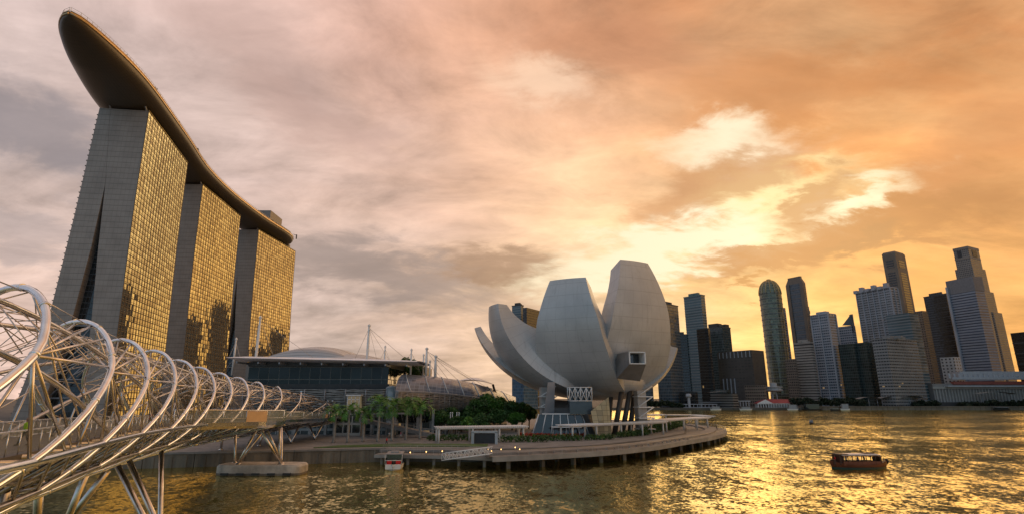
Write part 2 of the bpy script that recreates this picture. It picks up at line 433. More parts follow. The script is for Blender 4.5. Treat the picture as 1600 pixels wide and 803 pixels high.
# quay wall with coping, in bays
q = MB(); pts_ = [(-300, 76), (-160, 98), (-67, 122), (-29, 132)]
for (a, b) in zip(pts_, pts_[1:]):
    n = max(1, int(math.dist(a, b) / 9)); d = Vector((b[0] - a[0], b[1] - a[1])).normalized(); yaw = math.atan2(d.y, d.x); nn = Vector((d.y, -d.x))
    for i in range(n):
        L = math.dist(a, b) / n; c = Vector(a) + d * (L * (i + .5)) + nn * .25
        q.box((c.x, c.y, .9), (L - .12, .5, 3.4), yaw)
        c2 = Vector(a) + d * (L * (i + .5)) + nn * .2
        q.box((c2.x, c2.y, GZ + .05), (L - .03, 1.1, .42), yaw, mi=1)
        for s in (-.3, .05, .33):
            c3 = Vector(a) + d * (L * (i + .5 + s)) + nn * .56
            q.box((c3.x, c3.y, .9), (.5, .2, 2.6), yaw)
qo = q.build('quay_wall', [M_wall, M_stone]); tag(qo, 'stained dark stone quay wall with pale coping behind the bridge pier', 'wall')
# lawn
lw = MB(); lawn = [(-46, 133), (-29.4, 137), (-6, 136), (-6, 143), (-28, 144.5), (-42, 139)]
lw.prism(lawn, GZ, GZ + .18); tag(lw.build('lawn', M_grass), kind='structure')

# ------------------------------------------------------------------ boardwalk on piles round the point
BO = [(-4, 116.5), (6.8, 121), (23, 130.5), (36, 143), (46, 156), (60, 174), (72, 194), (80, 215), (83, 236), (82, 258), (72, 285), (52, 308)]
def smooth_path(pts, n):
    out = []; m = len(pts) - 1
    for k in range(n + 1):
        t = k / n * m; i = min(int(t), m - 1); f = t - i
        p0 = Vector(pts[max(i - 1, 0)]); p1 = Vector(pts[i]); p2 = Vector(pts[i + 1]); p3 = Vector(pts[min(i + 2, m)])
        out.append(.5 * ((2 * p1) + (p2 - p0) * f + (2 * p0 - 5 * p1 + 4 * p2 - p3) * f * f + (3 * p1 - p0 - 3 * p2 + p3) * f ** 3))
    return out
def resample(pts, step):
    d = [0]
    for a, b in zip(pts, pts[1:]): d.append(d[-1] + (b - a).length)
    n = max(1, round(d[-1] / step)); res = []
    for k in range(n + 1):
        s = d[-1] * k / n; i = int(np.searchsorted(d, s)); i = min(max(i, 1), len(d) - 1)
        f = (s - d[i - 1]) / max(1e-9, d[i] - d[i - 1]); res.append(pts[i - 1].lerp(pts[i], f))
    return res
def offs(path, off):
    out = []
    for k, p in enumerate(path):
        t = (path[min(k + 1, len(path) - 1)] - path[max(k - 1, 0)]).to_2d().normalized()
        q = p.copy(); q.x += t.y * off; q.y -= t.x * off; out.append(q)
    return out      # positive = to the right of travel
bop = resample(smooth_path([(x, y, 0) for x, y in BO], 140), 2.0)
bw = empty('boardwalk', (20, 130, 0), 'curved timber boardwalk on concrete piles around the point, with stepped edge', 'boardwalk')
def ribbon(path, o1, o2, z0, z1, mb=None, mi=0):
    a = offs(path, o1); b = offs(path, o2); mb = mb or MB()
    A1 = mb.pts([(p.x, p.y, z1) for p in a]); B1 = mb.pts([(p.x, p.y, z1) for p in b]); A0 = mb.pts([(p.x, p.y, z0) for p in a]); B0 = mb.pts([(p.x, p.y, z0) for p in b])
    for k in range(len(path) - 1):
        mb.face([A1[k], B1[k], B1[k + 1], A1[k + 1]], None, mi); mb.face([A0[k], A0[k + 1], B0[k + 1], B0[k]], None, mi)
        mb.face([A0[k], A1[k], A1[k + 1], A0[k + 1]], None, mi); mb.face([B0[k], B0[k + 1], B1[k + 1], B1[k]], None, mi)
    mb.face([A0[0], B0[0], B1[0], A1[0]], None, mi); mb.face([A0[-1], A1[-1], B1[-1], B0[-1]], None, mi)
    return mb
ribbon(bop, -16, 0, GZ - .75, GZ - .3).build('deck', M_wood, bw)
ribbon(bop, .003, .45, GZ - 1.2, GZ - .2).build('edge_beam', M_conc, bw)
ribbon(bop, -7, -3.2, GZ - .297, GZ + .15).build('step', M_stone, bw)
pl = MB()
for k in range(2, len(bop), 4):
    for o in (-1.5, -8): c = offs(bop, o)[k]; pl.box((c.x, c.y, .5), (.8, .8, 3.1), k * .1)
build_each(pl, 'pile', M_wall, bw)
def railing(name, path, z, label, off=0, h=1.1, step=2, posts=M_rail, nr=3, group=None, panel=False):
    r = offs(path, off); root = empty(name, (r[0].x, r[0].y, z), label, 'railing', group)
    a = MB(); a.tube([(p.x, p.y, (p.z if p.z else 0) + z + h) for p in r], .045, 6); a.build('handrail', posts, root)
    b = MB()
    for q in range(1, nr + 1): b.tube([(p.x, p.y, p.z + z + h * q / (nr + 1)) for p in r], .015, 4)
    b.build('wires', posts, root)
    c = MB()
    for k in range(0, len(r), step): c.box((r[k].x, r[k].y, r[k].z + z + h / 2), (.07, .07, h))
    build_each(c, 'post', posts, root)
    return root
railing('railing', bop, GZ - .2, 'thin steel railing along the outer edge of the curved boardwalk', off=.2, step=2, nr=5)
for i in range(12):      # slatted benches along the step
    k = 4 + i * 3; c = offs(bop, -2.2)[k]; t = (bop[k + 1] - bop[k]); yaw = math.atan2(t.y, t.x)
    if i == 0:
        be = empty('bench', (c.x, c.y, GZ - .3), 'x', 'bench', 'slatted benches along the boardwalk')
        s = MB()
        for q in range(5): s.box((c.x, c.y - .24 + q * .12, GZ + .15), (3.6, .09, .06))
        s.build('seat', M_wood, be)
        for sx in (-1.4, 1.4): l = MB(); l.box((c.x + sx, c.y, GZ - .09), (.1, .5, .42)); l.build('leg', M_grey, be)
        bench0 = be
    else: be = copy_tree(bench0)
    be.location = (c.x, c.y, GZ - .3); be.rotation_euler.z = yaw
    be['label'] = 'low slatted timber bench on the curved boardwalk in front of the flower-shaped museum'

# ------------------------------------------------------------------ hotel towers
M_pan = mat('tower_panel', (.225, .200, .175), .55, var=.08, nscale=.08)
def panel_mat():
    m = bpy.data.materials.new('panel_cladding'); m.use_nodes = True; nt = m.node_tree; b = nt.nodes['Principled BSDF']
    u, v = uvnodes(nt); l = (v / 3.5).f('FRACT').f('LESS_THAN', .09); k = (u / 2.4).f('FRACT').f('LESS_THAN', .04)
    t = nt.nodes.new('ShaderNodeTexCoord').outputs['Object']
    c = mixc(nt, S(nt, noise(nt, t, .12, 6, .6)).step(.3, .7), (.27, .245, .215), (.34, .31, .275))
    nt.links.new(mixc(nt, l.f('MAXIMUM', k) * .55, c, (.08, .07, .06)), b.inputs['Base Color']); b.inputs['Roughness'].default_value = .5
    return m
M_endwall = panel_mat()
M_gold = facade('gold_glass', (.10, .08, .05), (.86, .77, .58), fh=3.45, cw=2.1, vf=.84, hf=.86, grough=.03, rot=R(-32), jit=.014, gmetal=.95)
M_side = facade('balcony_facade', (.14, .13, .12), (.05, .06, .06), 3.45, 2.1, .6, .8, .15)
M_atrium = facade('atrium_glass', (.06, .07, .08), (.02, .03, .035), 3.4, 1.8, .86, .9, .1)
ZL = [0, 20, 40, 59, 80, 100, 120, 139, 155, 170, 190]
def uo(z): return lerp([0, 59, 125, 190], [7.5, 4.6, 1.6, 0], z)        # west outer
def ui(z): return lerp([0, 59, 100, 139, 190], [-5.5, -9.8, -13.6, -16.5, -22.3], z)
def ei(z): return lerp([0, 30, 59, 100, 139, 190], [-27, -23, -19.8, -17.4, -16.6, -22.4], z)
def eo(z): return lerp([0, 30, 59, 116, 190], [-41, -36, -32, -30, -28.6], z)
def tower_hotel(near, far, e, label, sidecols, splay=1.0):
    near = Vector(near); far = Vector(far); e = Vector(e).normalized()       # e points away from the glass face
    root = empty('hotel_tower', (near.x, near.y, GZ), label, 'tower', 'hotel towers under the sky park')
    def pt(base, u, z): q = base - e * u * -1 if False else base + e * (-u); return (q.x, q.y, z)
    def wallpatch(mb, b1, b2, f, mi=0, flip=False, u0=0):
        L = (b2 - b1).length
        for z0, z1 in zip(ZL, ZL[1:]):
            q = [pt(b1, f(z0), z0), pt(b2, f(z0), z0), pt(b2, f(z1), z1), pt(b1, f(z1), z1)]
            uv = [(0, z0), (L, z0), (L, z1), (0, z1)]
            if flip: q = q[::-1]; uv = uv[::-1]
            mb.poly(q, mi, uv)
    def endpatch(mb, b, f, g, flip=False):
        for z0, z1 in zip(ZL, ZL[1:]):
            q = [pt(b, f(z0), z0), pt(b, g(z0), z0), pt(b, g(z1), z1), pt(b, f(z1), z1)]
            uv = [(f(z0), z0), (g(z0), z0), (g(z1), z1), (f(z1), z1)]
            if flip: q = q[::-1]; uv = uv[::-1]
            mb.poly(q, 0, uv)
    w = MB(); endpatch(w, near, ui, uo); endpatch(w, far, ui, uo, True); wallpatch(w, near, far, ui, 0, True)
    w.poly([pt(near, ui(190), 190), pt(near, uo(190), 190), pt(far, uo(190), 190), pt(far, ui(190), 190)]); w.build('west_slab', M_endwall, root)
    gl = MB(); d = (far - near).normalized(); wallpatch(gl, near + d * .3, far - d * .3, lambda z: uo(z) + .05); gl.build('glass_face', M_gold, root)
    s = MB(); endpatch(s, near, eo, ei); endpatch(s, far, eo, ei, True); wallpatch(s, near, far, ei)
    s.poly([pt(near, eo(186), 186.5), pt(near, ei(186), 186.5), pt(far, ei(186), 186.5), pt(far, eo(186), 186.5)]); s.build('east_slab', M_endwall, root)
    b = MB(); wallpatch(b, near, far, lambda z: eo(z) - .02, 0, True); b.build('balcony_face', M_side, root)
    ledge = MB()
    for z in np.arange(6, 186, 3.45):       # balcony ledges make the ragged east edge
        c = (near + far) / 2 - e * eo(z) * 1; c = (near + far) / 2 + e * (-eo(z) + .05)
        ledge.box((c.x, c.y, z), ((far - near).length, 1.3, .5), math.atan2(d.y, d.x))
    ledge.build('balcony', M_pan, root)
    at = MB(); wn = near + d * 6
    for z0, z1 in zip(ZL[:7], ZL[1:8]):
        at.poly([pt(wn, ei(z0), z0), pt(wn, ui(z0), z0), pt(wn, ui(z1), z1), pt(wn, ei(z1), z1)], 0, [(0, z0), (ui(z0) - ei(z0), z0), (ui(z1) - ei(z1), z1), (0, z1)])
    at.build('atrium_glass', M_atrium, root)
    br = MB()
    for z in (14, 24, 34, 44, 54):
        br.tube([pt(near + d * 2, ei(z), z), pt(near + d * 2, ui(z), z)], .45, 6)
    for z in (14, 34): br.tube([pt(near + d * 2, ei(z), z), pt(near + d * 2, ui(z + 20), z + 20)], .4, 6)
    br.build('brace', M_grey, root)
    # mullions and sills standing proud of the glass
    mg = MB(); L = (far - near).length; nc = sidecols
    for i in range(nc + 1):
        base = near + d * (L * i / nc)
        mg.tube([pt(base, uo(z) + .25, z) for z in ZL], .2, 4, sm=False)
    mg.build('mullion', mat('mullion_bronze', (.16, .12, .07), .4, metal=.6), root)
    fl = MB()
    for k, z in enumerate(np.arange(8, 189, 3.45)):
        c = (near + far) / 2 + e * (-uo(z) - .16); fl.box((c.x, c.y, z), (L, .16, .13), math.atan2(d.y, d.x))
    fl.build('sill', mat('sill_bronze', (.12, .09, .05), .45, metal=.5), root)
    bx = MB()
    for i in range(5):
        c = near.lerp(far, .08 + i * .21) + e * (8 + (i % 2) * 4); bx.box((c.x, c.y, 193.2), (4, 7, 6.6), math.atan2(d.y, d.x))
    build_each(bx, 'support', mat('support_steel', (.2, .19, .18), .5), root)
    for side in (1, 22):
        pr = MB(); a = near + e * side + d * .8; pr.tube([(a.x, a.y, 189), (a.x - 1.5, a.y - 3.5, 197)], .5, 8); pr.build('strut', M_grey, root)
    cr = MB(); c1 = near + e * -.15; c2 = far + e * -.15
    cr.tube([(c1.x, c1.y, 190.3), (c2.x, c2.y, 190.3)], .28, 6); cr.build('roof_rail', mat('brass_edge', (.55, .45, .2), .4, metal=.6), root)
    return root
tower_hotel((-230.6, 311), (-251.5, 390), (-.992, -.13), 'nearest and largest of the three hotel towers with pale gold glass face', 19)
tower_hotel((-264, 434), (-272, 517), (-.998, -.06), 'middle one of the three gold glass hotel towers', 19)
tower_hotel((-274, 562), (-269, 652), (-1, 0), 'farthest of the three hotel towers with orange glowing glass', 19)

# ------------------------------------------------------------------ sky park
cl = [(-220.5, 232, 0), (-227, 250, 0), (-236.5, 283, 0), (-248.5, 322, 0), (-260, 366, 0), (-273.5, 417, 0), (-281.5, 476, 0), (-283.5, 540, 0), (-281, 590, 0), (-277, 642, 0)]
cp = resample(smooth_path(cl, 120), 3.0)
sp = empty('sky_park', (cp[40].x, cp[40].y, 190), 'long boat-shaped roof deck lying across the three hotel towers', 'roof terrace')
NL = len(cp)
def hw(k):
    s = k / (NL - 1); a = min(1, s / .26); b = min(1, (1 - s) / .12)
    return 20.5 * (max(0.0, 1 - (1 - a) ** 2.0)) ** .62 * (max(0.0, 1 - (1 - b) ** 2.4)) ** .5 + .3
def hullpt(k, q):
    """q -1..1 round the underside from left rim to right rim"""
    t = (cp[min(k + 1, NL - 1)] - cp[max(k - 1, 0)]).to_2d().normalized(); w = hw(k)
    a = q * math.pi / 2; dep = 8.2 * min(1, w / 15) ** .8
    off = math.sin(a) * w; z = 199.2 - math.cos(a) ** .8 * dep if abs(q) < 1 else 199.2
    return (cp[k].x + t.y * off, cp[k].y - t.x * off, z)
hb = MB(); hb.grid(lambda i, j: hullpt(round(j * (NL - 1)), i * 2 - 1), 22, NL - 1, sm=True, uvs=lambda i, j: (i * 45, j * (NL - 1) * 3.0))
def hull_mat():
    m = bpy.data.materials.new('hull_cladding'); m.use_nodes = True; nt = m.node_tree; b = nt.nodes['Principled BSDF']
    u, v = uvnodes(nt); l = (u / 1.5).f('FRACT').f('LESS_THAN', .12).f('MAXIMUM', (v / 3).f('FRACT').f('LESS_THAN', .06))
    nt.links.new(mixc(nt, l * .6, (.10, .082, .06), (.05, .042, .03)), b.inputs['Base Color']); b.inputs['Roughness'].default_value = .42; b.inputs['Metallic'].default_value = .35
    return m
hb.build('hull', hull_mat(), sp)
dk = MB()
ed = [hullpt(k, 1) for k in range(NL)] + [hullpt(k, -1) for k in range(NL - 1, -1, -1)]
rimR = [Vector(hullpt(k, 1)) for k in range(NL)]; rimL = [Vector(hullpt(k, -1)) for k in range(NL)]
for k in range(NL - 1):
    a, b, c, d = rimR[k], rimR[k + 1], rimL[k + 1], rimL[k]; dk.poly([(v.x, v.y, 200.3) for v in (a, b, c, d)])
dk.build('deck', M_conc, sp)
M_rim = mat('rim_metal', (.50, .36, .20), .3, metal=.9)
for nm, rr, sgn in (('rim', rimR, 1), ('rim', rimL, -1)):
    e = MB(); e.grid(lambda i, j: (rr[round(i * (NL - 1))].x, rr[round(i * (NL - 1))].y, 199.2 + j * 1.5), NL - 1, 1, sm=True); e.tube([(p.x, p.y, 199.2) for p in rr], .55, 6); e.tube([(p.x, p.y, 200.7) for p in rr], .3, 6); e.build(nm, M_rim, sp)
gr = MB(); loop = rimL[::-1] + rimR
inn = [v.lerp(cp[min(k, NL - 1)], .04) for k, v in enumerate([])]
for nm, rr in (('balustrade', rimR), ('balustrade', rimL)):
    e = MB()
    for k in range(0, NL):
        v = rr[k]; c = cp[k]; w = Vector((v.x, v.y, 0)).lerp(Vector((c.x, c.y, 0)), .03); e.box((w.x, w.y, 201.6), (.14, .14, 2.4))
    pth = [Vector((rr[k].x, rr[k].y, 0)).lerp(Vector((cp[k].x, cp[k].y, 0)), .03) for k in range(NL)]
    e.tube([(p.x, p.y, 202.7) for p in pth], .09, 4); e.tube([(p.x, p.y, 201.6) for p in pth], .05, 4); e.build(nm, M_rail, sp)
# rooftop building at the far end
c = Vector((-277, 588)); yaw = R(88)
rb = empty('rooftop_building', (c.x, c.y, 200.3), 'boxy plant building with slatted terrace on the far end of the sky park', 'building')
b = MB(); b.box((-277, 590, 209), (16, 32, 14), R(1)); b.build('wall', M_pan, rb)
b = MB(); b.box((-281, 588, 202.6), (22, 38, 1), R(1)); b.box((-272, 596, 204.4), (16, 48, .7), R(-2)); b.build('roof', M_dark, rb)
b = MB(); b.box((-275, 600, 202.3), (11, 40, 3.6), R(-2)); b.build('glass_front', M_dglass, rb)
b = MB()
for y in range(578, 622, 6): b.tube([(-264.5, y, 200.4), (-264.5, y, 204.1)], .25, 6)
b.build('column', M_white, rb)
b = MB(); b.tube([(-262, 634, 200.5), (-262, 634, 206)], .7, 8); b.tube([(-262, 634, 205), (-266, 634, 206.5)], .3, 6); b.build('mast', M_dark, rb)
# shrubs on the sky park
for i, k in enumerate([14, 22, 27, 31, 38, 45, 52, 60, 68]):
    c = Vector(hullpt(k, 1)).lerp(Vector(hullpt(k, -1)), .09)
    o = leaves('roof_shrub', M_leaf, [(c.x + random.uniform(-2, 2), c.y + random.uniform(-5, 5), 201.9) for _ in range(5)], [1.6] * 5, 500, .45, origin=(c.x, c.y, 200.3), seed=i)
    tag(o, 'clump of shrubs on the rim of the sky park', 'shrub', 'shrubs on the sky park')

# ------------------------------------------------------------------ flower-shaped museum
O3 = Vector((31, 203, 0))
def museum_mat():
    m = bpy.data.materials.new('museum_skin'); m.use_nodes = True; nt = m.node_tree; b = nt.nodes['Principled BSDF']
    u, v = uvnodes(nt); l = (v / 3.6).f('FRACT').f('LESS_THAN', .05).f('MAXIMUM', (u / 3.4).f('FRACT').f('LESS_THAN', .03))
    t = nt.nodes.new('ShaderNodeTexCoord').outputs['Object']
    c = mixc(nt, S(nt, noise(nt, t, .08, 7, .62)).step(.3, .7), (.45, .46, .46), (.57, .58, .575))
    q = nt.nodes.new('ShaderNodeMapping'); nt.links.new(t, q.inputs[0]); q.inputs['Scale'].default_value = (1, 1, .08)
    st = S(nt, noise(nt, q.outputs[0], .8, 5, .6)).step(.55, .8)
    c = mixc(nt, st * .5, c, (.26, .26, .25))
    nt.links.new(mixc(nt, l * .28, c, (.2, .2, .2)), b.inputs['Base Color']); b.inputs['Roughness'].default_value = .38; b.inputs['Metallic'].default_value = .15
    return m
M_mus = museum_mat()
mus = empty('museum', (31, 203, GZ), 'white flower-shaped museum with tall curved petals raised above the promenade', 'museum')
def bez(p, t):
    a, b, c, d = p; s = 1 - t
    return a * s ** 3 + b * 3 * s * s * t + c * 3 * s * t * t + d * t ** 3
PET = []
def petal(az, prof, wk, th, bulge=.12, inner=.62, slant=0, nseg=26, roll=0):
    """az degrees clockwise from +Y; prof four (r,z) Bezier points of the outer spine; wk widths along t; th thickness along t"""
    a = R(az); rad = Vector((math.sin(a), math.cos(a))); tan = Vector((math.cos(a), -math.sin(a)))
    pr = [Vector(p) for p in prof]
    def sec(t):
        c = bez(pr, t); n1_ = bez(pr, min(1, t + .01)) - bez(pr, max(0, t - .01)); n1_.normalize()
        nin = Vector((-n1_.y, n1_.x))              # inward / upward normal in the (r, z) plane
        return c, nin
    def pt(t, s, dpt):
        c, nin = sec(t); w = lerp([x[0] for x in wk], [x[1] for x in wk], t) / 2
        T = lerp([x[0] for x in th], [x[1] for x in th], t)
        ww = w * (1 - (1 - inner) * dpt); q = c + nin * (T * dpt + bulge * w * s * s * (1 - dpt))
        off = ww * s + roll * (q.y - 15) * .01
        x = O3.x + rad.x * q.x + tan.x * off; y = O3.y + rad.y * q.x + tan.y * off
        return (x, y, q.y)
    m = MB()
    m.grid(lambda i, j: pt(j, i * 2 - 1, 0), 14, nseg, sm=True, uvs=lambda i, j: (i * 20, j * 52))
    for s in (-1, 1):
        m.grid(lambda i, j: pt(j, s, i if s > 0 else 1 - i), 4, nseg, sm=True, uvs=lambda i, j: (i * 12, j * 52))
    m.grid(lambda i, j: pt(j, 1 - i * 2, 1), 6, nseg, sm=True, uvs=lambda i, j: (i * 20, j * 52))
    o = m.build('petal', M_mus, mus)
    cap = MB(); rim = [pt(1, -1 + 2 * i / 14, 0) for i in range(15)] + [pt(1, 1 - 2 * i / 6, 1) for i in range(7)]
    cap.poly(rim); cap.build('skylight', M_dglass, o)
    return pt
WB = [(0, 9), (.25, 17), (.5, 21), (.75, 18), (1, 11.5)]
TH_ = [(0, 3), (.3, 6), (.6, 9), (1, 7)]
ptC = petal(205.5, [(2, 13.8), (25, 13), (37, 33), (29.5, 52.3)], [(0, 18), (.2, 27), (.4, 26), (.55, 24.4), (.75, 21), (1, 12.6)], TH_, inner=.97, bulge=.05)
ptD = petal(153, [(2, 13.8), (22, 13), (33, 38), (24.5, 59.5)], [(0, 18), (.2, 27), (.4, 28), (.55, 27), (.75, 22.6), (1, 12)], TH_, inner=.9, bulge=.05)
petal(246, [(2, 13.8), (24, 12), (42, 26), (41.5, 45)], [(0, 16), (.3, 24), (.6, 18.5), (1, 8.5)], [(0, 5), (.2, 13), (.45, 18), (.75, 12), (1, 4)], inner=.85)
petal(271, [(2, 13.8), (26, 13), (41, 26), (45, 39)], [(0, 12), (.4, 21), (.7, 16), (1, 5)], [(0, 3), (.5, 6), (1, 2.5)])
petal(102, [(2, 13.8), (16, 12.5), (26, 20), (29, 31)], [(0, 9), (.4, 15), (.8, 13), (1, 9)], [(0, 3), (.5, 6), (1, 5)])
petal(45, [(2, 13.8), (16, 13), (24, 20), (25, 30)], [(0, 9), (.4, 15), (.8, 13), (1, 9)], TH_)
petal(340, [(2, 13.8), (16, 13), (26, 20), (27, 33)], [(0, 9), (.4, 15), (.8, 13), (1, 9)], TH_)
bowl = MB(); bowl.lathe((31, 203, 0), [(1, 13.2), (9, 13.5), (14, 14.8), (17.5, 17), (19, 20), (16, 24), (8, 24)], 40); bowl.build('bowl', M_mus, mus)
# projecting window box on the tallest petal
wc = P(989, 560, 174)
wb = MB(); fw = MB(); yaw = R(8)
def obox(mb, c, sx, sy, sz): mb.box(c, (sx, sy, sz), yaw)
cx, cy, cz = wc
f = MB()
for dx in (-2.5, 2.5): obox(f, (cx + dx * math.cos(yaw), cy + dx * math.sin(yaw), cz), .35, 8, 3.7)
obox(f, (cx, cy, cz + 1.75), 5.35, 8, .3); obox(f, (cx, cy, cz - 1.75), 5.35, 8, .3)
wo_ = f.build('window_box', M_white, mus)
f = MB(); obox(f, (cx, cy + 1.2, cz), 4.7, .2, 3.2); f.build('pane', M_dglass, wo_)
f = MB()
ca, sa = math.cos(yaw), math.sin(yaw)
def L(x, y, z): return (cx + x * ca - y * sa, cy + x * sa + y * ca, cz + z)
A = [L(-2.7, -3.7, -1.92), L(2.7, -3.7, -1.92), L(3.1, 3.2, -6.8), L(-4.6, 3.2, -6.0)]; Bk = [L(-2.7, 8, -1.92), L(2.7, 8, -1.92)]
f.poly(A); f.poly([A[1], Bk[1], A[2]]); f.poly([A[0], A[3], Bk[0]]); f.poly([L(-2.7, -3.7, 1.9), A[0], A[3], L(-3.6, 8, 1.9)]); f.poly([A[1], L(2.7, -3.7, 1.9), L(3, 8, 1.9), A[2]])
f.build('window_hood', mat('hood_grey', (.20, .19, .18), .5), wo_)  # hood in one even grey, darker than the petals
# skylight window on the low right petal
sx = MB(); c = P(1046, 550, 199)
sx.box((c.x, c.y, c.z), (1.6, 7, 4.2), R(-18)); fr = sx.build('window_frame', M_white, mus)
sx = MB(); sx.box((c.x - .1, c.y - 3.56, c.z), (1.2, .12, 3.4), R(-18)); sx.box((c.x + .84, c.y + .25, c.z), (.1, 5.8, 3.3), R(-18)); sx.build('pane', mat('green_pane', (.35, .42, .10), .15, spec=.8), fr)
# base of the museum
M_slate = mat('slate_cladding', (.12, .12, .12), .55, var=.2)
M_lgold = facade('gold_cladding', (.12, .11, .07), (.34, .31, .19), 1.5, 1.5, .93, .93, .35, jit=.02)
def wedge(name, pts_b, pts_t, m, parent):
    w = MB(); n = len(pts_b); a = w.pts(pts_b); b = w.pts(pts_t)
    for i in range(n):
        j = (i + 1) % n; L_ = math.dist(pts_b[i], pts_b[j]); w.face([a[i], a[j], b[j], b[i]], [(0, pts_b[i][2]), (L_, pts_b[j][2]), (L_, pts_t[j][2]), (0, pts_t[i][2])])
    w.face(b); w.face(a[::-1]); return w.build(name, m, parent)
def gp(px, py, Y): v = P(px, py, Y); return (v.x, v.y, v.z)
def col3(px, Y, z):   # a point at depth Y seen at column px, height z
    # iterate the row
    py = 620
    for _ in range(20):
        v = P(px, py, Y); py -= (z - v.z) * F / Y * .8
    v = P(px, py, Y); return (v.x, v.y, z)
wedge('base_wall', [col3(829, 177, GZ), col3(930, 179, GZ), col3(930, 196, GZ), col3(829, 196, GZ)],
      [col3(860, 182, 11), col3(915, 183, 10.6), col3(925, 196, 12.5), col3(866, 196, 13.5)], M_slate, mus)
wedge('base_fin', [col3(850, 178.5, 9), col3(866, 180, 9), col3(866, 192, 9), col3(850, 192, 9)], [col3(856, 179, 19), col3(867, 180, 19), col3(867, 192, 19), col3(856, 192, 19)], M_grey, mus)
wedge('gold_wall', [col3(931, 168, GZ), col3(956, 170, GZ), col3(956, 182, GZ), col3(936, 182, GZ)],
      [col3(923, 168, 10.2), col3(951, 170, 14.4), col3(951, 182, 14.4), col3(930, 182, 10.2)], M_lgold, mus)
tb = MB(); a = col3(892, 172, 0); b_ = col3(927, 173, 0); zc = 14.8
def fr3(mb, x0, x1, y, z0, z1, r=.14):
    mb.tube([(x0, y, z0), (x1, y, z0)], r, 4); mb.tube([(x0, y, z1), (x1, y, z1)], r, 4)
    n = 4
    for i in range(n + 1):
        x = x0 + (x1 - x0) * i / n; mb.tube([(x, y, z0), (x, y, z1)], r, 4)
        if i < n:
            x2 = x0 + (x1 - x0) * (i + 1) / n; mb.tube([(x, y, z0), (x2, y, z1)], r * .7, 4); mb.tube([(x, y, z1), (x2, y, z0)], r * .7, 4)
fr3(tb, a[0], b_[0], 172, 13.2, 17.2); fr3(tb, a[0], b_[0], 178, 13.2, 17.2)
build_each(tb, 'truss', M_white, mus)
tb = MB(); tb.box(((a[0] + b_[0]) / 2, 175.5, 11.2), (b_[0] - a[0], 6, 3.8)); tb.build('lift_box', mat('blue_slate_glass', (.05, .065, .08), .15, spec=.8), mus)
tb = MB(); tb.box(((a[0] + b_[0]) / 2, 176.5, 15.3), (b_[0] - a[0] - .5, 4, 3.8)); tb.build('glass_box', M_dglass, mus)
# entrance portal
en = MB(); x0 = col3(831, 175, 3)[0]; x1 = col3(921, 175, 3)[0]
en.box(((x0 + x1) / 2 + 1, 175.2, 9.3), (x1 - x0 - 4.5, .4, .35))
for i in range(7):
    xb = x0 + (x1 - x0) * i / 6; xt = x0 + 2.2 + (x1 - x0 - 4.4) * i / 6
    en.tube([(xb, 174.6, GZ), (xt, 175.2, 9.3)], .17, 6)
en.build('portal_frame', M_white, mus)
en = MB(); en.poly([(x0 + .3, 175.4, GZ), (x1 - .3, 175.4, GZ), (x1 - 2.4, 175.9, 9.1), (x0 + 2.4, 175.9, 9.1)]); en.build('entrance_glass', M_dglass, mus)
# canopy over the door
en = MB(); en.box(((x0 + x1) / 2 + 1.5, 172, 5.6), (9, 3.4, .25)); [en.tube([((x0 + x1) / 2 + dx, 172, GZ), ((x0 + x1) / 2 + dx, 172, 5.5)], .12, 6) for dx in (-2.5, 1.5, 5.5)]; en.build('canopy', M_white, mus)
# raking columns
for pxb, pxt, Yb, Yt in ((960, 972, 182, 186), (972, 985, 186, 190), (984, 992, 190, 194), (950, 955, 190, 192), (905, 912, 212, 206), (1005, 998, 214, 206)):
    c_ = MB(); c_.tube([col3(pxb, Yb, GZ), col3(pxt, Yt, 17)], .85, 10); c_.build('column', mat('dark_column', (.06, .055, .05), .5), mus)
# stair towers with white cladding
def stair(px, Y, ztop, label):
    c0 = Vector(col3(px, Y, GZ)); root = MB(); root.box((c0.x, c0.y, (GZ + ztop) / 2), (3.0, 3.4, ztop - GZ), R(10)); r = root.build('stair_tower', mat('stair_cladding', (.42, .40, .37), .5, var=.15), mus)
    s = MB()
    for k in range(int((ztop - GZ) / 3.4)):
        z = GZ + 1.5 + k * 3.4
        s.box((c0.x + .9, c0.y - .6, z), (5.4, 5.0, .28), R(10))
        s.tube([(c0.x - 1.6, c0.y - 3, z), (c0.x + 3.6, c0.y - 3, z + 3.4)], .18, 5)
    s.build('flight', M_white, r)
stair(852, 188, 17.5, ''); stair(1003, 188, 16.5, '')
# ------------------------------------------------------------------ waterfront mall
M_louv = mat('louvre', (.30, .29, .27), .35, metal=.7, var=.25, nscale=.5)
M_panelroof = facade('solar_roof', (.34, .36, .40), (.17, .19, .24), 2.0, 2.4, .9, .92, .28, jit=.02)
M_roofw = mat('roof_white', (.80, .84, .92), .35, metal=0, var=.06)
M_mglass = facade('mall_glass', (.16, .17, .16), (.015, .024, .020), 4.0, 3.4, .94, .96, .06, jit=.03, lit=.03, gspec=.4)
M_store = facade('store_glass', (.42, .41, .38), (.10, .12, .12), 4.2, 2.6, .82, .88, .15, jit=.03, lit=.06)
mall = empty('mall', (-70, 190, GZ), 'long glass waterfront mall with white overhanging roof slab and masts', 'mall')
def xat(px, Y, z=14): return col3(px, Y, z)[0]
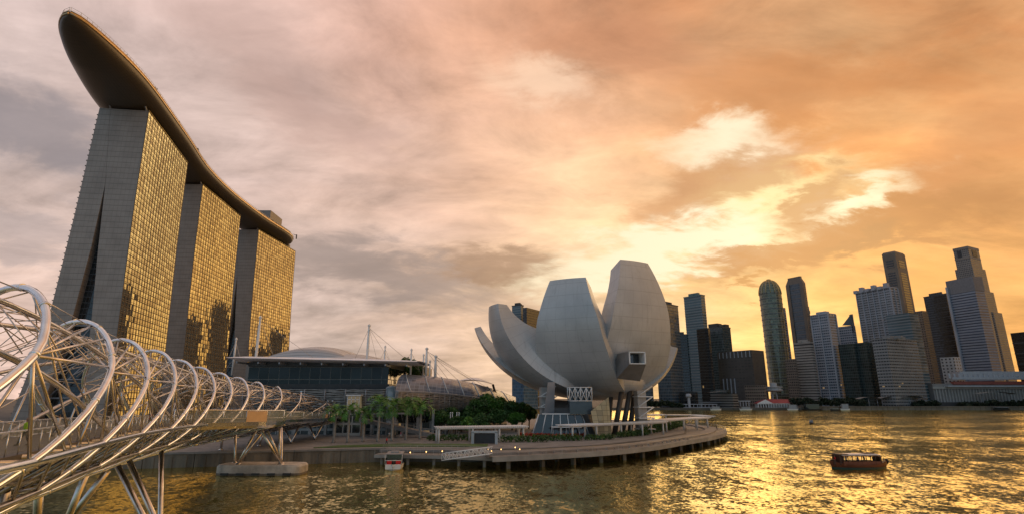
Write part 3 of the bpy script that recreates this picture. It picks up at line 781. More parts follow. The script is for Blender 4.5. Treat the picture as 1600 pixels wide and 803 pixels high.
# upper volume under the flat roof
def front(mb, pa, Ya, pb, Yb, z0, z1, depth, mi=0):
    a = Vector((xat(pa, Ya, (z0 + z1) / 2), Ya)); b = Vector((xat(pb, Yb, (z0 + z1) / 2), Yb)); d = (b - a).normalized(); n = Vector((-d.y, d.x))
    mb.prism([a, b, b + n * depth, a + n * depth], z0, z1, mi); return a, b, n, d
m = MB(); front(m, 388, 184, 607, 184, 18.5, 25, 40); m.build('upper_glass', M_mglass, mall)
m = MB(); front(m, 388, 183, 608, 183, 16.6, 18.5, 42); front(m, 388, 183, 608, 183, 24.2, 25.6, 42); m.build('spandrel', M_dark, mall)
# flat roof with rounded front edge, tapering to the right
m = MB(); x0, x1 = xat(355, 178, 25.7), xat(652, 178, 24.5)
def roofpt(i, j):
    x = x0 + (x1 - x0) * i; a = j * 2 * math.pi; th = 1.05 * (1 - .5 * max(0, (i - .6) / .4) ** 2) * (.5 + .5 * min(1, i / .06))
    yy = 178 + (1 - math.cos(a)) * .5 * (40 - 12 * i) ; return (x, yy - (1.2 if .25 > j or j > .75 else 0), 26.6 - 1.3 * i + math.sin(a) * th + (yy - 178) * .02)
m.grid(roofpt, 30, 20, sm=True); m.build('roof', M_roofw, mall)
m = MB()
for i in range(9):
    x = x0 + (x1 - x0) * (i + .5) / 9; m.box((x, 181.5, 25.2 - 1.1 * (i + .5) / 9), (.35, 8, .6))
build_each(m, 'bracket', M_grey, mall)
# louvred curving gallery below
def louvred(pa, pb, Ya, Yb, z0, z1, bulge, n, nm='louvre_gallery'):
    g_ = MB(); a = Vector((xat(pa, Ya, (z0 + z1) / 2), Ya)); b = Vector((xat(pb, Yb, (z0 + z1) / 2), Yb))
    dd = (b - a).normalized(); nn = Vector((dd.y, -dd.x))
    def pp(i, j):
        q = a.lerp(b, i) + nn * (bulge * math.sin(j * math.pi * .55 + .25)); return (q.x, q.y, z0 + (z1 - z0) * j)
    g_.grid(lambda i, j: pp(i, j), 12, 8, sm=True, uvs=lambda i, j: ((b - a).length * i, z0 + (z1 - z0) * j)); o = g_.build(nm, M_mglass, mall)
    l = MB()
    for k in range(n):
        j = (k + .5) / n; rng = random.Random(k)
        segs = 22; up = [rng.uniform(-.12, .12) for _ in range(segs + 1)]
        l.tube([tuple(Vector(pp(i / segs, j)) + Vector((nn.x * .5, nn.y * .5, up[i]))) for i in range(segs + 1)], .16, 4, rz=1.6)
    build_each(l, 'louvre', M_louv, o)
    c = MB()
    for k in range(8): c.tube([tuple(Vector(pp(k / 7, j / 6)) + Vector((nn.x * .65, nn.y * .65, 0))) for j in range(7)], .2, 5)
    build_each(c, 'rib', M_grey, o)
    return a, b, pp
louvred(385, 606, 181, 181, 10.2, 16.8, 2.2, 13)
# lower storeys, podium and shop windows
m = MB(); front(m, 330, 183, 700, 186, GZ, 10.4, 30); m.build('podium', M_store, mall)
m = MB()
for px in range(340, 700, 24): x = xat(px, 180.5, 6); m.box((x, 181.3, 6.6), (.8, .8, 7.6))
build_each(m, 'pier', M_conc, mall)
m = MB(); front(m, 330, 180, 640, 181, 10.2, 10.9, 6); m.build('ledge', M_stone, mall)
m = MB(); xa, xb = xat(524, 176, 6), xat(565, 176, 6); m.box(((xa + xb) / 2, 178, 6.4), (xb - xa, 6, 7)); gb = m.build('entrance_block', mat('pale_render', (.42, .40, .36), .7, var=.1), mall)
m = MB()
for i in range(3):
    for k in range(2): m.box((xa + (xb - xa) * (.17 + i * .33), 174.98, 4.9 + k * 3), ((xb - xa) * .28, .08, 2.3))
m.build('pane', M_dglass, gb)
m = MB(); xa, xb = xat(548, 180, 11), xat(566, 180, 11); m.box(((xa + xb) / 2, 178.5, 12), (xb - xa, 5, 5.2)); kb = m.build('kiosk_box', mat('lit_shopfront', (.10, .09, .07), .3, emit=(1, .75, .4, .12)), mall)
m = MB(); m.box(((xa + xb) / 2, 178.5, 14.9), (xb - xa + 1, 6, .4))
for i in range(4): m.box((xa + (xb - xa) * i / 3, 175.9, 12), (.2, .2, 5.2))
for i in range(3): m.box(((xa + xb) / 2, 175.9, 10.2 + i * 1.7), (xb - xa, .2, .2))
m.build('kiosk_frame', M_white, kb)
# ramp with railing behind the palms
m = MB(); pa_, pb_ = Vector((xat(560, 172, 6), 172, 8.2)), Vector((xat(690, 166, 6), 166, 3.4)); d = (pb_ - pa_).normalized(); s_ = Vector((-d.y, d.x, 0)) * 3
m.poly([pa_, pb_, pb_ + s_, pa_ + s_]); m.poly([pa_ - Vector((0, 0, 1.1)), pb_ - Vector((0, 0, 1.1)), pb_, pa_]); m.tube([pa_ + Vector((0, 0, 1.1)), pb_ + Vector((0, 0, 1.1))], .08, 5)
for k in range(20): q = pa_.lerp(pb_, k / 19); m.tube([q, q + Vector((0, 0, 1.1))], .04, 4)
m.build('ramp', M_stone, mall)
m = MB(); m.box((xat(600, 170, 10) , 168, 9.6), (xat(640, 168, 9) - xat(560, 168, 9), 5, .35))
m.build('terrace', M_stone, mall)
# glazed stair bay between the two galleries
m = MB(); m.tube([(xat(611, 179, 17), 179.6, 17.2), (xat(614, 178, 14), 178, 14.5), (xat(614, 178, 10), 177.6, 9), (xat(614, 178, 6), 178, GZ)], 1.9, 8, rz=.6); m.build('glass_bay', facade('bay_glass', (.45, .47, .48), (.22, .28, .30), 1.2, .3, .8, .9, .1), mall)
# domed hall behind
hall = empty('domed_hall', (-80, 250, GZ), 'low domed hall roof with layered grey shells behind the mall', 'hall')
def shell(cx_, cy_, rx, ry, z0, h, p0=0, p1=1, cut=1.0, nm='roof_shell', mt=None):
    m = MB(); m.grid(lambda i, j: (cx_ - rx + 2 * rx * i * cut, cy_ - ry * math.cos(j * math.pi), z0 + h * (max(0, 1 - (2 * i * cut - 1) ** 2)) ** .75 * math.sin(j * math.pi) ** .6), 28, 12, sm=True, uvs=lambda i, j: (i * 2 * rx, j * 40)); return m.build(nm, mt, hall)
M_shell = facade('shell_roof', (.30, .31, .32), (.50, .51, .52), 1.6, 400, .72, 1, .4, jit=.02)
xs = xat(512, 250, 30); shell(xs, 252, (xat(570, 250, 30) - xat(448, 250, 30)) / 2, 30, 29.2, 6.8, cut=.93, mt=M_shell)
xs = xat(540, 245, 30); shell(xs + 4, 244, (xat(640, 245, 30) - xat(470, 245, 30)) / 2, 26, 24.5, 8, cut=1, mt=M_shell)
m = MB(); m.box((-78, 262, 16), (74, 44, 25)); m.build('wall', M_pan, hall)
# vaulted wing with solar roof running towards the museum
vault = empty('vaulted_wing', (-40, 200, GZ), 'barrel-roofed glass wing with white ribs over dark louvres', 'building')
KV = [(606, 176, 21.8), (650, 182, 21.4), (690, 190, 20.6), (725, 200, 19.4), (760, 214, 17.4), (792, 232, 14.5)]   # column, depth, ridge height
def kv(i):
    t = i * (len(KV) - 1); xs_ = list(range(len(KV)))
    return lerp(xs_, [k[0] for k in KV], t), lerp(xs_, [k[1] for k in KV], t), lerp(xs_, [k[2] for k in KV], t)
def vpt(i, j):
    px, Y, zr = kv(i); x = xat(px + 14, Y, 16); a = j * math.pi * .5
    ez = GZ + (zr - GZ) * .70; return (x, Y - 2 + 13 * (1 - math.cos(a)) , ez + (zr - ez) * math.sin(a))
m = MB(); m.grid(vpt, 40, 10, sm=True, uvs=lambda i, j: (i * 74, j * 16)); m.build('roof', M_panelroof, vault)
for k in range(7):
    i = .03 + k * .14; r_ = MB(); r_.tube([tuple(Vector(vpt(i + .10 * (1 - j / 10) - .02, j / 10)) + Vector((0, 0, .12))) for j in range(11)] if i + .1 < 1 else [tuple(Vector(vpt(.98, j / 10)) + Vector((0, 0, .12))) for j in range(11)], .2, 5, rz=.6); r_.build('rib', M_white, vault)
m = MB(); m.tube([vpt(i / 30, 0) for i in range(31)], .3, 6); m.build('gutter', M_grey, vault)
def lpt(i, j):       # the curved louvre wall under the eave
    px, Y, zr = kv(i); x = xat(px + 14, Y, 12); ez = GZ + (zr - GZ) * .69; s = j
    return (x, Y - 1.5 + 5 * (1 - s) ** 2 - 2.0 * math.sin(s * math.pi), GZ + 3.5 + (ez - GZ - 3.5) * s)
m = MB(); m.grid(lpt, 36, 10, sm=True, uvs=lambda i, j: (i * 74, j * 12)); wv = m.build('glass_wall', M_mglass, vault)
l = MB()
for k in range(14):
    j = .42 + .56 * k / 13; rg = random.Random(k + 50)
    l.tube([tuple(Vector(lpt(i / 40, j)) + Vector((0, -.5, rg.uniform(-.1, .1)))) for i in range(41)], .15, 4, rz=1.5)
build_each(l, 'louvre', M_louv, wv)
l = MB()
for k in range(26): l.tube([tuple(Vector(lpt(k / 25, j / 8)) + Vector((0, -.6, 0))) for j in range(9)], .1, 4)
build_each(l, 'rib', M_grey, wv)
m = MB(); m.prism([(xat(606, 180), 180), (xat(792, 236), 236), (xat(760, 260), 262), (xat(606, 210), 215)], GZ, 12); m.build('lower_wall', M_store, vault)
# sail canopy at the wing's end
m = MB(); a = P(712, 596, 215); b = P(772, 597, 215)
m.grid(lambda i, j: (a.x + (b.x - a.x) * i, 215 + 14 * j - 5, a.z + 2.2 * math.sin(i * math.pi) * (.5 + .5 * math.sin(j * math.pi)) - 1.0 * (i)), 12, 5, sm=True)
cn = m.build('sail_canopy', M_roofw, origin=(a.x, 215, GZ)); tag(cn, 'thin white sail canopy with raking strut behind the vaulted wing', 'canopy')
m = MB(); t_ = P(770, 600, 217); t2 = P(776, 612, 217); m.tube([tuple(t_), (t2.x + .8, t2.y, 12)], .5, 6); m.build('strut', M_dark, cn)
# masts with stay cables
MAST = [  # top px, top py, base py, depth, stays (px, py, depth)
 (407, 497, 562, 186, .42, [(385, 562, 184), (392, 562, 200), (430, 563, 180), (500, 566, 186)], 'thick white mast with four cables in front of the farthest hotel tower'),
 (369, 531, 572, 190, .3, [(350, 575, 186), (378, 570, 180)], 'short white mast at the left end of the flat mall roof'),
 (577, 510, 566, 186, .42, [(552, 566, 186), (590, 566, 180), (612, 568, 192), (655, 578, 186)], 'tall white mast standing above the middle of the flat mall roof'),
 (602, 543, 567, 200, .3, [(592, 566, 200), (612, 568, 196)], 'small thin mast right of the tall roof mast'),
 (643, 548, 590, 190, .3, [(630, 570, 188), (660, 588, 190)], 'thin mast at the right tip of the flat mall roof'),
 (662, 556, 592, 205, .3, [(690, 590, 196)], 'slim mast behind the vaulted wing with one long stay'),
 (667, 546, 592, 195, .45, [(700, 592, 196), (738, 594, 200), (760, 604, 214)], 'thickest mast of the cluster, with long cables running right over the vaulted wing'),
 (672, 566, 592, 192, .28, [(684, 590, 192)], 'shortest mast of the cluster above the vaulted wing'),
 (681, 558, 592, 194, .45, [(715, 593, 198), (742, 597, 204)], 'rightmost mast of the cluster above the vaulted wing')]
for tx, ty, by, Y, r_, stays, lab in MAST:
    t_ = P(tx, ty, Y); b_ = P(tx, by, Y); b_.x = t_.x; root = empty('roof_mast', (b_.x, Y, b_.z), lab, 'mast')
    m = MB(); m.tube([tuple(b_ - Vector((0, 0, 3))), tuple(b_.lerp(t_, .5)), tuple(t_)], [r_, r_ * 1.1, r_ * .8], 10); m.lathe(tuple(t_), [(r_ * .8, 0), (r_ * 1.3, .1), (r_ * 1.3, .5), (.1, .9)], 10); m.build('pole', M_white, root)
    for sx_, sy_, sY in stays:
        e_ = P(sx_, sy_, sY); m = MB(); m.tube([tuple(t_ - Vector((0, 0, .5))), tuple(e_)], .055, 4); m.build('cable', M_rail, root)

# ------------------------------------------------------------------ footbridge with a double helix
AX = [(-24, 12, 11.0, 21.0), (-26.6, 20, 11.0, 20.9), (-29.6, 29, 11.0, 20.8), (-35.2, 42, 10.95, 20.3), (-40.6, 55, 10.85, 20), (-46.2, 70, 10.6, 19.9), (-51, 84, 10.3, 19.5), (-55.2, 98, 9.9, 19.1), (-58.6, 112, 9.55, 18.7),
      (-61.2, 125, 9.2, 18.3), (-62.6, 137, 8.95, 17.7), (-63.2, 149, 8.7, 17.0), (-62.2, 160, 8.5, 16.2), (-58, 171, 8.4, 14.2), (-52, 178, 8.3, 11.6)]
axp = smooth_path([(a[0], a[1], 0) for a in AX], 700)
arcs = [0]
for a, b in zip(axp, axp[1:]): arcs.append(arcs[-1] + (b - a).length)
LTOT = arcs[-1]; kn = [0]
for i in range(1, len(AX)): kn.append(arcs[round(i / (len(AX) - 1) * 700)])
def axis(s):
    s = min(max(s, 0), LTOT); x = lerp(arcs, [p.x for p in axp_l], s); y = lerp(arcs, [p.y for p in axp_l], s)
    i = min(int(np.searchsorted(arcs, s)), 699); t = (axp[min(i + 2, 700)] - axp[max(i - 2, 0)]).normalized()
    return Vector((x, y, 0)), t, lerp(kn, [a[2] for a in AX], s), lerp(kn, [a[3] for a in AX], s)
axp_l = axp
XA = np.array([p.x for p in axp]); YA = np.array([p.y for p in axp]); AR = np.array(arcs)
def axis(s):
    s = min(max(s, 0), LTOT); i = min(int(np.searchsorted(AR, s)), 699); t = (axp[min(i + 3, 700)] - axp[max(i - 3, 0)]).normalized()
    return Vector((float(np.interp(s, AR, XA)), float(np.interp(s, AR, YA)), 0)), t, lerp(kn, [a[2] for a in AX], s), lerp(kn, [a[3] for a in AX], s)
def hx(s, th, k=1.0):
    """point at angle th (0 = towards the bay, 90 = top) on the tube cage"""
    p, t, zd, zt = axis(s); rz = (zt - zd) / 1.42; zc = zt - rz; rx = 5.1 * (rz / 6.4) ** .5
    n = Vector((t.y, -t.x, 0)); a = R(th)
    return p + n * (math.cos(a) * rx * k) + Vector((0, 0, zc + math.sin(a) * rz * k))
bridge = empty('footbridge', (-46, 70, 8), 'curving steel footbridge wrapped in a double helix of shiny tubes', 'footbridge')
SMAX = LTOT - 3
PITCH = 40.5; STEPS = PITCH / 3
# phase: tube at th=-25 when Y about 45
s45 = float(np.interp(45, YA, AR)); s0 = s45 + 25 / 360 * PITCH + 1.4
tubes = []
k0 = -int(s0 / STEPS) - 3
def outer(k, th):
    e = -(max(0, 22 - th) / 50) ** 1.25 * 6.0 + (max(0, th - 158) / 50) ** 1.25 * 6.0
    return s0 + k * STEPS + th / 360 * PITCH + e
for k in range(k0, 14):
    pts_ = []; 
    for th in np.arange(-90, 271, 6):
        s = outer(k, th)
        if 2 <= s <= SMAX: pts_.append(tuple(hx(s, th)))
    if len(pts_) > 3:
        m = MB(); m.tube(pts_, .215 if outer(k, 90) < 140 else .18, 12)
        for q in range(3, len(pts_) - 2, 5):          # sleeve joints
            v = (Vector(pts_[q + 1]) - Vector(pts_[q])).normalized(); m.tube([Vector(pts_[q]) - v * .12, Vector(pts_[q]) + v * .12], .245, 12)
        m.build('outer_tube', M_steel, bridge)
PI2 = 165.0; NI = 6
def inner(k, th): return s45 - (th + 25) / 360 * PI2 + k * PI2 / NI
for k in range(-6, 14):
    pts_ = []
    for th in np.arange(-90, 270, 5):
        s = inner(k, th)
        if 2 <= s <= SMAX: pts_.append(tuple(hx(s, th, .82)))
    if len(pts_) > 3: m = MB(); m.tube(pts_, .16, 8); m.build('inner_tube', M_steel2, bridge)
# struts from each outer tube to the next
st = []
for k in range(k0, 14):
    g_ = MB(); cnt = 0
    def seg(s1, t1, k1, s2, t2, k2, r):
        global cnt_
        if min(s1, s2) < 3 or max(s1, s2) > SMAX: return 0
        g_.tube([hx(s1, t1, k1), hx(s2, t2, k2)], r, 5); return 1
    for th in (18,):
        for t2 in (22, 48, 70, 90, 108, 126): cnt += seg(outer(k, th), th, .99, outer(k + 1, t2), t2, .97, .085)
    for th in (62,):
        for t2 in (74, 98, 118, 140): cnt += seg(outer(k, th), th, .98, outer(k + 1, t2), t2, .97, .04)
    for th in (160,):
        for t2 in (160, 138, 116, 92, 70): cnt += seg(outer(k, th), th, .98, outer(k + 1, t2 - 0), t2, .97, .045)
    for th in (190, 35, 110):
        cnt += seg(outer(k, th), th, .98, outer(k, th) + 11, th + 25, .82, .05); cnt += seg(outer(k, th), th, .98, outer(k, th) + 9, th - 35, .84, .05)
    for th in (18, 162):
        e = -25 if th < 90 else 205
        for dsn in (-3.5, 2.5, 7.5): cnt += seg(outer(k, th), th, .99, outer(k, th) + dsn, e, .98, .095)
    for th in (-10, 40, 65): cnt += seg(outer(k, th), th, .98, outer(k, th) + 4 + th * .05, -25, .98, .07)
    if cnt: g_.build('strut_fan', M_steel2, bridge)
# transverse rings of thin ties under the canopy
g_ = MB()
for s in np.arange(6, SMAX - 6, 3.4):
    for a, b in ((30, 75), (75, 105), (105, 150)):
        g_.tube([hx(s, a, .84), hx(s + 1.6, b, .84)], .04, 4); g_.tube([hx(s + 3, a, .84), hx(s, b, .84)], .03, 4)
g_.build('tie_rods', M_steel2, bridge)
# chords and the deck
SS = np.arange(0, LTOT, 1.5)
for th, r_, nm in ((-27, .24, 'edge_tube'), (207, .24, 'edge_tube'), (-52, .2, 'lower_chord'), (-90, .22, 'lower_chord'), (232, .2, 'lower_chord')):
    m = MB(); m.tube([hx(s, th, 1.0 if th > -80 else .92) for s in SS if s < SMAX], r_, 10); m.build(nm, M_steel if 'edge' in nm else M_steel2, bridge)
und = MB()
for k, s in enumerate(np.arange(3, SMAX - 3, 3.4)):
    und.tube([hx(s, -27, .98), hx(s, 207, .98)], .16, 6)
    und.tube([hx(s, -27, .98), hx(s + 1.7, -90, .92)], .12, 6); und.tube([hx(s, 207, .98), hx(s + 1.7, -90, .92)], .12, 6)
    und.tube([hx(s, -52, 1), hx(s + 3.4, -90, .92)], .1, 6); und.tube([hx(s, 232, 1), hx(s + 3.4, -90, .92)], .1, 6)
    und.tube([hx(s, -27, 1), hx(s + 3.4, -52, 1)], .09, 5)
und.build('under_frame', M_steel2, bridge)
def dkp(s, o, dz):
    p, t, zd, zt = axis(s); return Vector((p.x + t.y * o, p.y - t.x * o, zd + dz))
m = MB(); sl = [s for s in SS]
T1 = m.pts([dkp(s, 3.3, 0) for s in sl]); T2 = m.pts([dkp(s, -3.3, 0) for s in sl]); B1 = m.pts([dkp(s, 3.3, -.4) for s in sl]); B2 = m.pts([dkp(s, -3.3, -.4) for s in sl])
for i in range(len(sl) - 1):
    m.face([T1[i], T1[i + 1], T2[i + 1], T2[i]]); m.face([B1[i], B2[i], B2[i + 1], B1[i + 1]]); m.face([T1[i], B1[i], B1[i + 1], T1[i + 1]]); m.face([T2[i], T2[i + 1], B2[i + 1], B2[i]])
m.build('deck', mat('bridge_deck', (.16, .14, .12), .6, metal=.3), bridge)
for sd in (3.2, -3.2):
    m = MB(); rows = [m.pts([dkp(s, sd, z) for s in sl]) for z in (.1, 1.15)]
    for i in range(len(sl) - 1): m.face([rows[0][i], rows[0][i + 1], rows[1][i + 1], rows[1][i]])
    bl = m.build('balustrade', M_clear, bridge)
    m = MB(); m.tube([dkp(s, sd, 1.25) for s in sl], .06, 6)
    for s in sl[::1]: m.tube([dkp(s, sd, 0), dkp(s, sd, 1.25)], .035, 4)
    m.build('handrail', M_steel, bl)
# viewing pods bulging out of the deck
def pod(pts2, ya, yb, label, ht=1.45, glare_segs=(9, 10)):
    o2 = resample(smooth_path([(x, y, 0) for x, y in pts2], 80), 1.0); n = 16; o2 = [o2[round(i * (len(o2) - 1) / n)] for i in range(n + 1)]
    o_, i_ = [], []
    for i, p in enumerate(o2):
        s = float(np.interp(ya + (yb - ya) * i / n, YA, AR)); q = dkp(s, 3.25, 0); i_.append(q); o_.append(Vector((p.x, p.y, q.z)))
    root = bpy.data.objects.new('viewing_pod', None); COL.objects.link(root); root.parent = bridge
    m = MB()
    def strip(z0, z1, inset0=0, inset1=0):
        c = sum(o_, Vector()) / len(o_)
        A = m.pts([p.lerp(c, inset0) + Vector((0, 0, z0)) for p in o_]); B = m.pts([p.lerp(c, inset1) + Vector((0, 0, z1)) for p in o_])
        for i in range(n): m.face([A[i], A[i + 1], B[i + 1], B[i]])
    strip(-.55, .05); strip(-.95, -.55, .12, 0)
    z = Vector((0, 0, .06)); A = m.pts([p + z for p in o_]); B = m.pts([p + z for p in i_])
    for i in range(n): m.face([A[i], B[i], B[i + 1], A[i + 1]], None, 1)
    A = m.pts([p.lerp(sum(o_, Vector()) / len(o_), .12) + Vector((0, 0, -.95)) for p in o_]); m.face(A[::-1])
    m.build('pod_floor', [M_steel, mat('pod_deck', (.15, .15, .14), .7)], root)
    m = MB(); A = m.pts([p + Vector((0, 0, .1)) for p in o_]); B = m.pts([p + Vector((0, 0, ht - .1)) for p in o_])
    for i in range(n): m.face([A[i], A[i + 1], B[i + 1], B[i]])
    m.build('pod_glass', M_podglass, root)
    m = MB(); m.tube([p + Vector((0, 0, ht)) for p in o_], .09, 6); m.tube([p + Vector((0, 0, .7)) for p in o_], .03, 4)
    for p in o_[::2]: m.tube([p, p + Vector((0, 0, ht))], .07, 5)
    m.build('pod_rail', M_steel, root)
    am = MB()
    for i in glare_segs:
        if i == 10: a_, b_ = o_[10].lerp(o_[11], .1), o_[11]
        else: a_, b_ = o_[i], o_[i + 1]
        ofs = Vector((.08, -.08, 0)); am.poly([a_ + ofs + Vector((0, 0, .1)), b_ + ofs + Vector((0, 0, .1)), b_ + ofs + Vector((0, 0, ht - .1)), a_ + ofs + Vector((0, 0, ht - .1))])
    am.build('painted_glare', mat('glare_paint', (.70, .47, .26), .35, var=.1), root)  # sun glare on the pod glass, painted as an amber sheet
    br_ = MB()
    for i in range(2, n - 1, 3):
        s = float(np.interp(ya + (yb - ya) * i / n, YA, AR)); br_.tube([o_[i] + Vector((0, 0, -.6)), hx(s, -60, .98)], .16, 6)
    build_each(br_, 'pod_bracket', M_steel2, root)
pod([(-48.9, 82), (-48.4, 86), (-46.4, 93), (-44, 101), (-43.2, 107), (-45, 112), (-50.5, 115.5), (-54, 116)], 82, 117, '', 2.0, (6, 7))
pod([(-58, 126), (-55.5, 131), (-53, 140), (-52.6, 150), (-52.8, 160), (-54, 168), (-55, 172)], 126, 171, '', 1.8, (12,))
# piers
def cap_at(px, py, Y, w, dpt, h, label):
    c = P(px, py, Y); root = empty('bridge_pier', (c.x, Y, 0), label, 'pier')
    m = MB(); n = 40; outl = []
    for q in range(n):
        a = 2 * math.pi * q / n; ca, sa_ = math.cos(a), math.sin(a); e = .38
        outl.append((c.x + math.copysign(abs(ca) ** e, ca) * w / 2, Y + 2.5 + math.copysign(abs(sa_) ** e, sa_) * dpt / 2))
    def sc(f): return [(c.x + (x - c.x) * f, Y + 2.5 + (y - Y - 2.5) * f) for x, y in outl]
    m.prism(sc(1.002), -.9, .38, 1); m.prism(sc(1), .381, h - .35, taper=sc(1.0)); m.prism(sc(1), h - .351, h, taper=sc(.96)); 
    o = m.build('pile_cap', [mat('pile_cap_concrete', (.46, .43, .38), .75, var=.3, nscale=.5, bump=.2), M_wall], root)
    m = MB()
    for i in range(5): m.box((c.x - w * .36 + i * w * .18, Y + 2.5 - dpt / 2 - .0, .28), (w * .09, .4, .35))
    build_each(m, 'recess', M_dark, root)
    return root, c
root, c = cap_at(402, 733, 109, 16.2, 6, 1.85, 'pale concrete pile cap with splayed steel legs under the first viewing pod')
def leg(root, pa, Ya, za, pb, Yb, zb, r_=.24):
    a = Vector(col3(pa, Ya, za)); b = Vector(col3(pb, Yb, zb)); m = MB(); m.tube([a, b], [r_ * .75, r_] if False else r_, 10)
    m.lathe((b.x, b.y, b.z - .1), [(r_ * 2, 0), (r_ * 2, .15), (r_ * 1.2, .3)], 10); m.build('leg', M_steel2, root)
for q in ((401, 112, 8.0, 371, 110, 1.8), (412, 113, 7.8, 372, 111.5, 1.8), (409, 106, 8, 440, 110, 1.8), (418, 110, 7.8, 441, 112, 1.8), (437, 111, 8.3, 437, 110, 1.8), (368, 116, 8.3, 367, 113, 1.8), (440, 118, 8, 440, 113, 1.8)): leg(root, *q)
root = empty('bridge_pier', (-40, 62, 0), 'raking bronze steel legs plunging into the water below the near bridge', 'pier')
for q in ((179, 62, 7.6, 252, 58, -.5), (201, 64, 7.4, 262, 60, -.5), (253, 78, 8.6, 250, 66, -.5), (134, 52, 7.4, 78, 55, -.5), (168, 56, 7.2, 66, 58, -.5), (62, 44, 8, 52, 50, -.5), (8, 36, 8.5, -30, 40, -.5)): leg(root, *q, r_=.3)
root = empty('bridge_pier', (-58, 160, GZ), 'dark bridge legs standing on the promenade behind the pile cap', 'pier')
for q in ((440, 150, 7.8, 455, 146, 3), (470, 150, 7.8, 455, 146, 3), (480, 165, 7.6, 492, 160, 3), (508, 165, 7.8, 492, 160, 3), (350, 128, 8, 345, 127, 3), (415, 140, 7.8, 405, 138, 3)): leg(root, *q, r_=.26)
# warm sheets before the pod glass carry its sun glare as plain colour
# ------------------------------------------------------------------ people
SK = mat('skin', (.35, .20, .13), .6); 
def person(loc, yaw, shirt, trous, label, pose='walk', hold=None):
    m = MB(); st_ = .28 if pose == 'walk' else .1
    for sgn in (-1, 1):
        m.tube([(sgn * .09, 0, .88), (sgn * .10, sgn * st_ * .5 + .03, .48), (sgn * .10, sgn * st_, .09)], [.095, .07, .048], 8, mi=2)
        m.tube([(sgn * .10, sgn * st_ - .05, .05), (sgn * .10, sgn * st_ + .17, .04)], [.05, .04], 6, mi=3)
        m.tube([(sgn * .19, 0, 1.42), (sgn * .25, -sgn * st_ * .25, 1.14), (sgn * .24, -sgn * st_ * .6 + .08, .90)], [.055, .045, .033], 7, mi=1)
        m.tube([(sgn * .24, -sgn * st_ * .6 + .08, .90), (sgn * .235, -sgn * st_ * .6 + .12, .80)], [.035, .02], 6, mi=0)
    m.tube([(0, 0, .84), (0, 0, .98), (0, 0, 1.2), (0, 0, 1.38), (0, 0, 1.48)], [.14, .15, .165, .18, .06], 10, mi=1, rz=.65)
    m.tube([(0, 0, 1.46), (0, .01, 1.55)], .055, 8, mi=0)
    m.lathe((0, .01, 1.52), [(.03, 0), (.075, .05), (.088, .12), (.08, .19), (.04, .235)], 10, mi=0)
    m.lathe((0, -.01, 1.62), [(.092, 0), (.097, .06), (.075, .12), (.03, .15)], 10, mi=3)
    o = m.build('person', [SK, shirt, trous, mat('hair', (.02, .015, .01), .5)]); o.location = loc; o.rotation_euler.z = yaw
    return tag(o, label, 'person')
cl_ = {n: mat('cloth_' + n, c, .8, var=.1) for n, c in dict(lime=(.35, .55, .03), red=(.6, .02, .02), white=(.7, .7, .68), black=(.02, .02, .025), blue=(.05, .12, .35), pink=(.55, .2, .25), tan=(.35, .26, .16), denim=(.06, .09, .16), grey=(.2, .2, .2)).items()}
def onbridge(Y, o): s = float(np.interp(Y, YA, AR)); return dkp(s, o, .02)
person(onbridge(37.5, 1.0), R(150), cl_['lime'], cl_['black'], 'person in a lime vest walking on the near part of the footbridge')
person(onbridge(69, 1.6), R(160), cl_['red'], cl_['denim'], 'person in a red shirt leaning at the footbridge rail', 'stand')
person(onbridge(73, 1.2), R(-20), cl_['black'], cl_['black'], 'person dressed all in black on the footbridge behind the one in red', 'stand')
person(onbridge(48, -.5), R(-30), cl_['white'], cl_['denim'], 'person in white top and jeans on the near part of the footbridge')
for px, py, z, sh, tr, lb in ((608, 684, GZ, 'white', 'tan', 'person in white shirt between two palm trunks on the promenade'), (617, 684, GZ, 'tan', 'black', 'person in tan shirt walking beside a palm on the promenade'),
                              (626, 683, GZ, 'pink', 'white', 'person in pink top and white trousers right of the palm trunks'), (1120, 671, GZ - .3, 'black', 'black', 'person in black standing near the tip of the curved boardwalk'),
                              (604, 694, GZ, 'red', 'black', 'person in red at the end of the lawn by the quay')):
    g0 = G(px, py, z); person((g0.x, g0.y, z + .02), random.uniform(0, 6), cl_[sh], cl_[tr], lb)
plz = [(758, 652, 'white', 'denim'), (768, 654, 'black', 'tan'), (776, 651, 'blue', 'grey'), (784, 655, 'red', 'black'), (790, 652, 'grey', 'black'), (797, 656, 'white', 'black'), (803, 653, 'tan', 'denim'), (812, 656, 'black', 'grey'), (765, 660, 'pink', 'black'), (781, 661, 'blue', 'white'), (848, 668, 'white', 'tan'), (838, 668, 'grey', 'denim')]
for i, (px, py, sh, tr) in enumerate(plz):
    g0 = G(px, py, GZ); o = person((g0.x, g0.y, GZ), random.uniform(0, 6), cl_[sh], cl_[tr], 'x'); tag(o, 'small figure of a person on the plaza beside the museum and trees', 'person', 'people on the museum plaza')

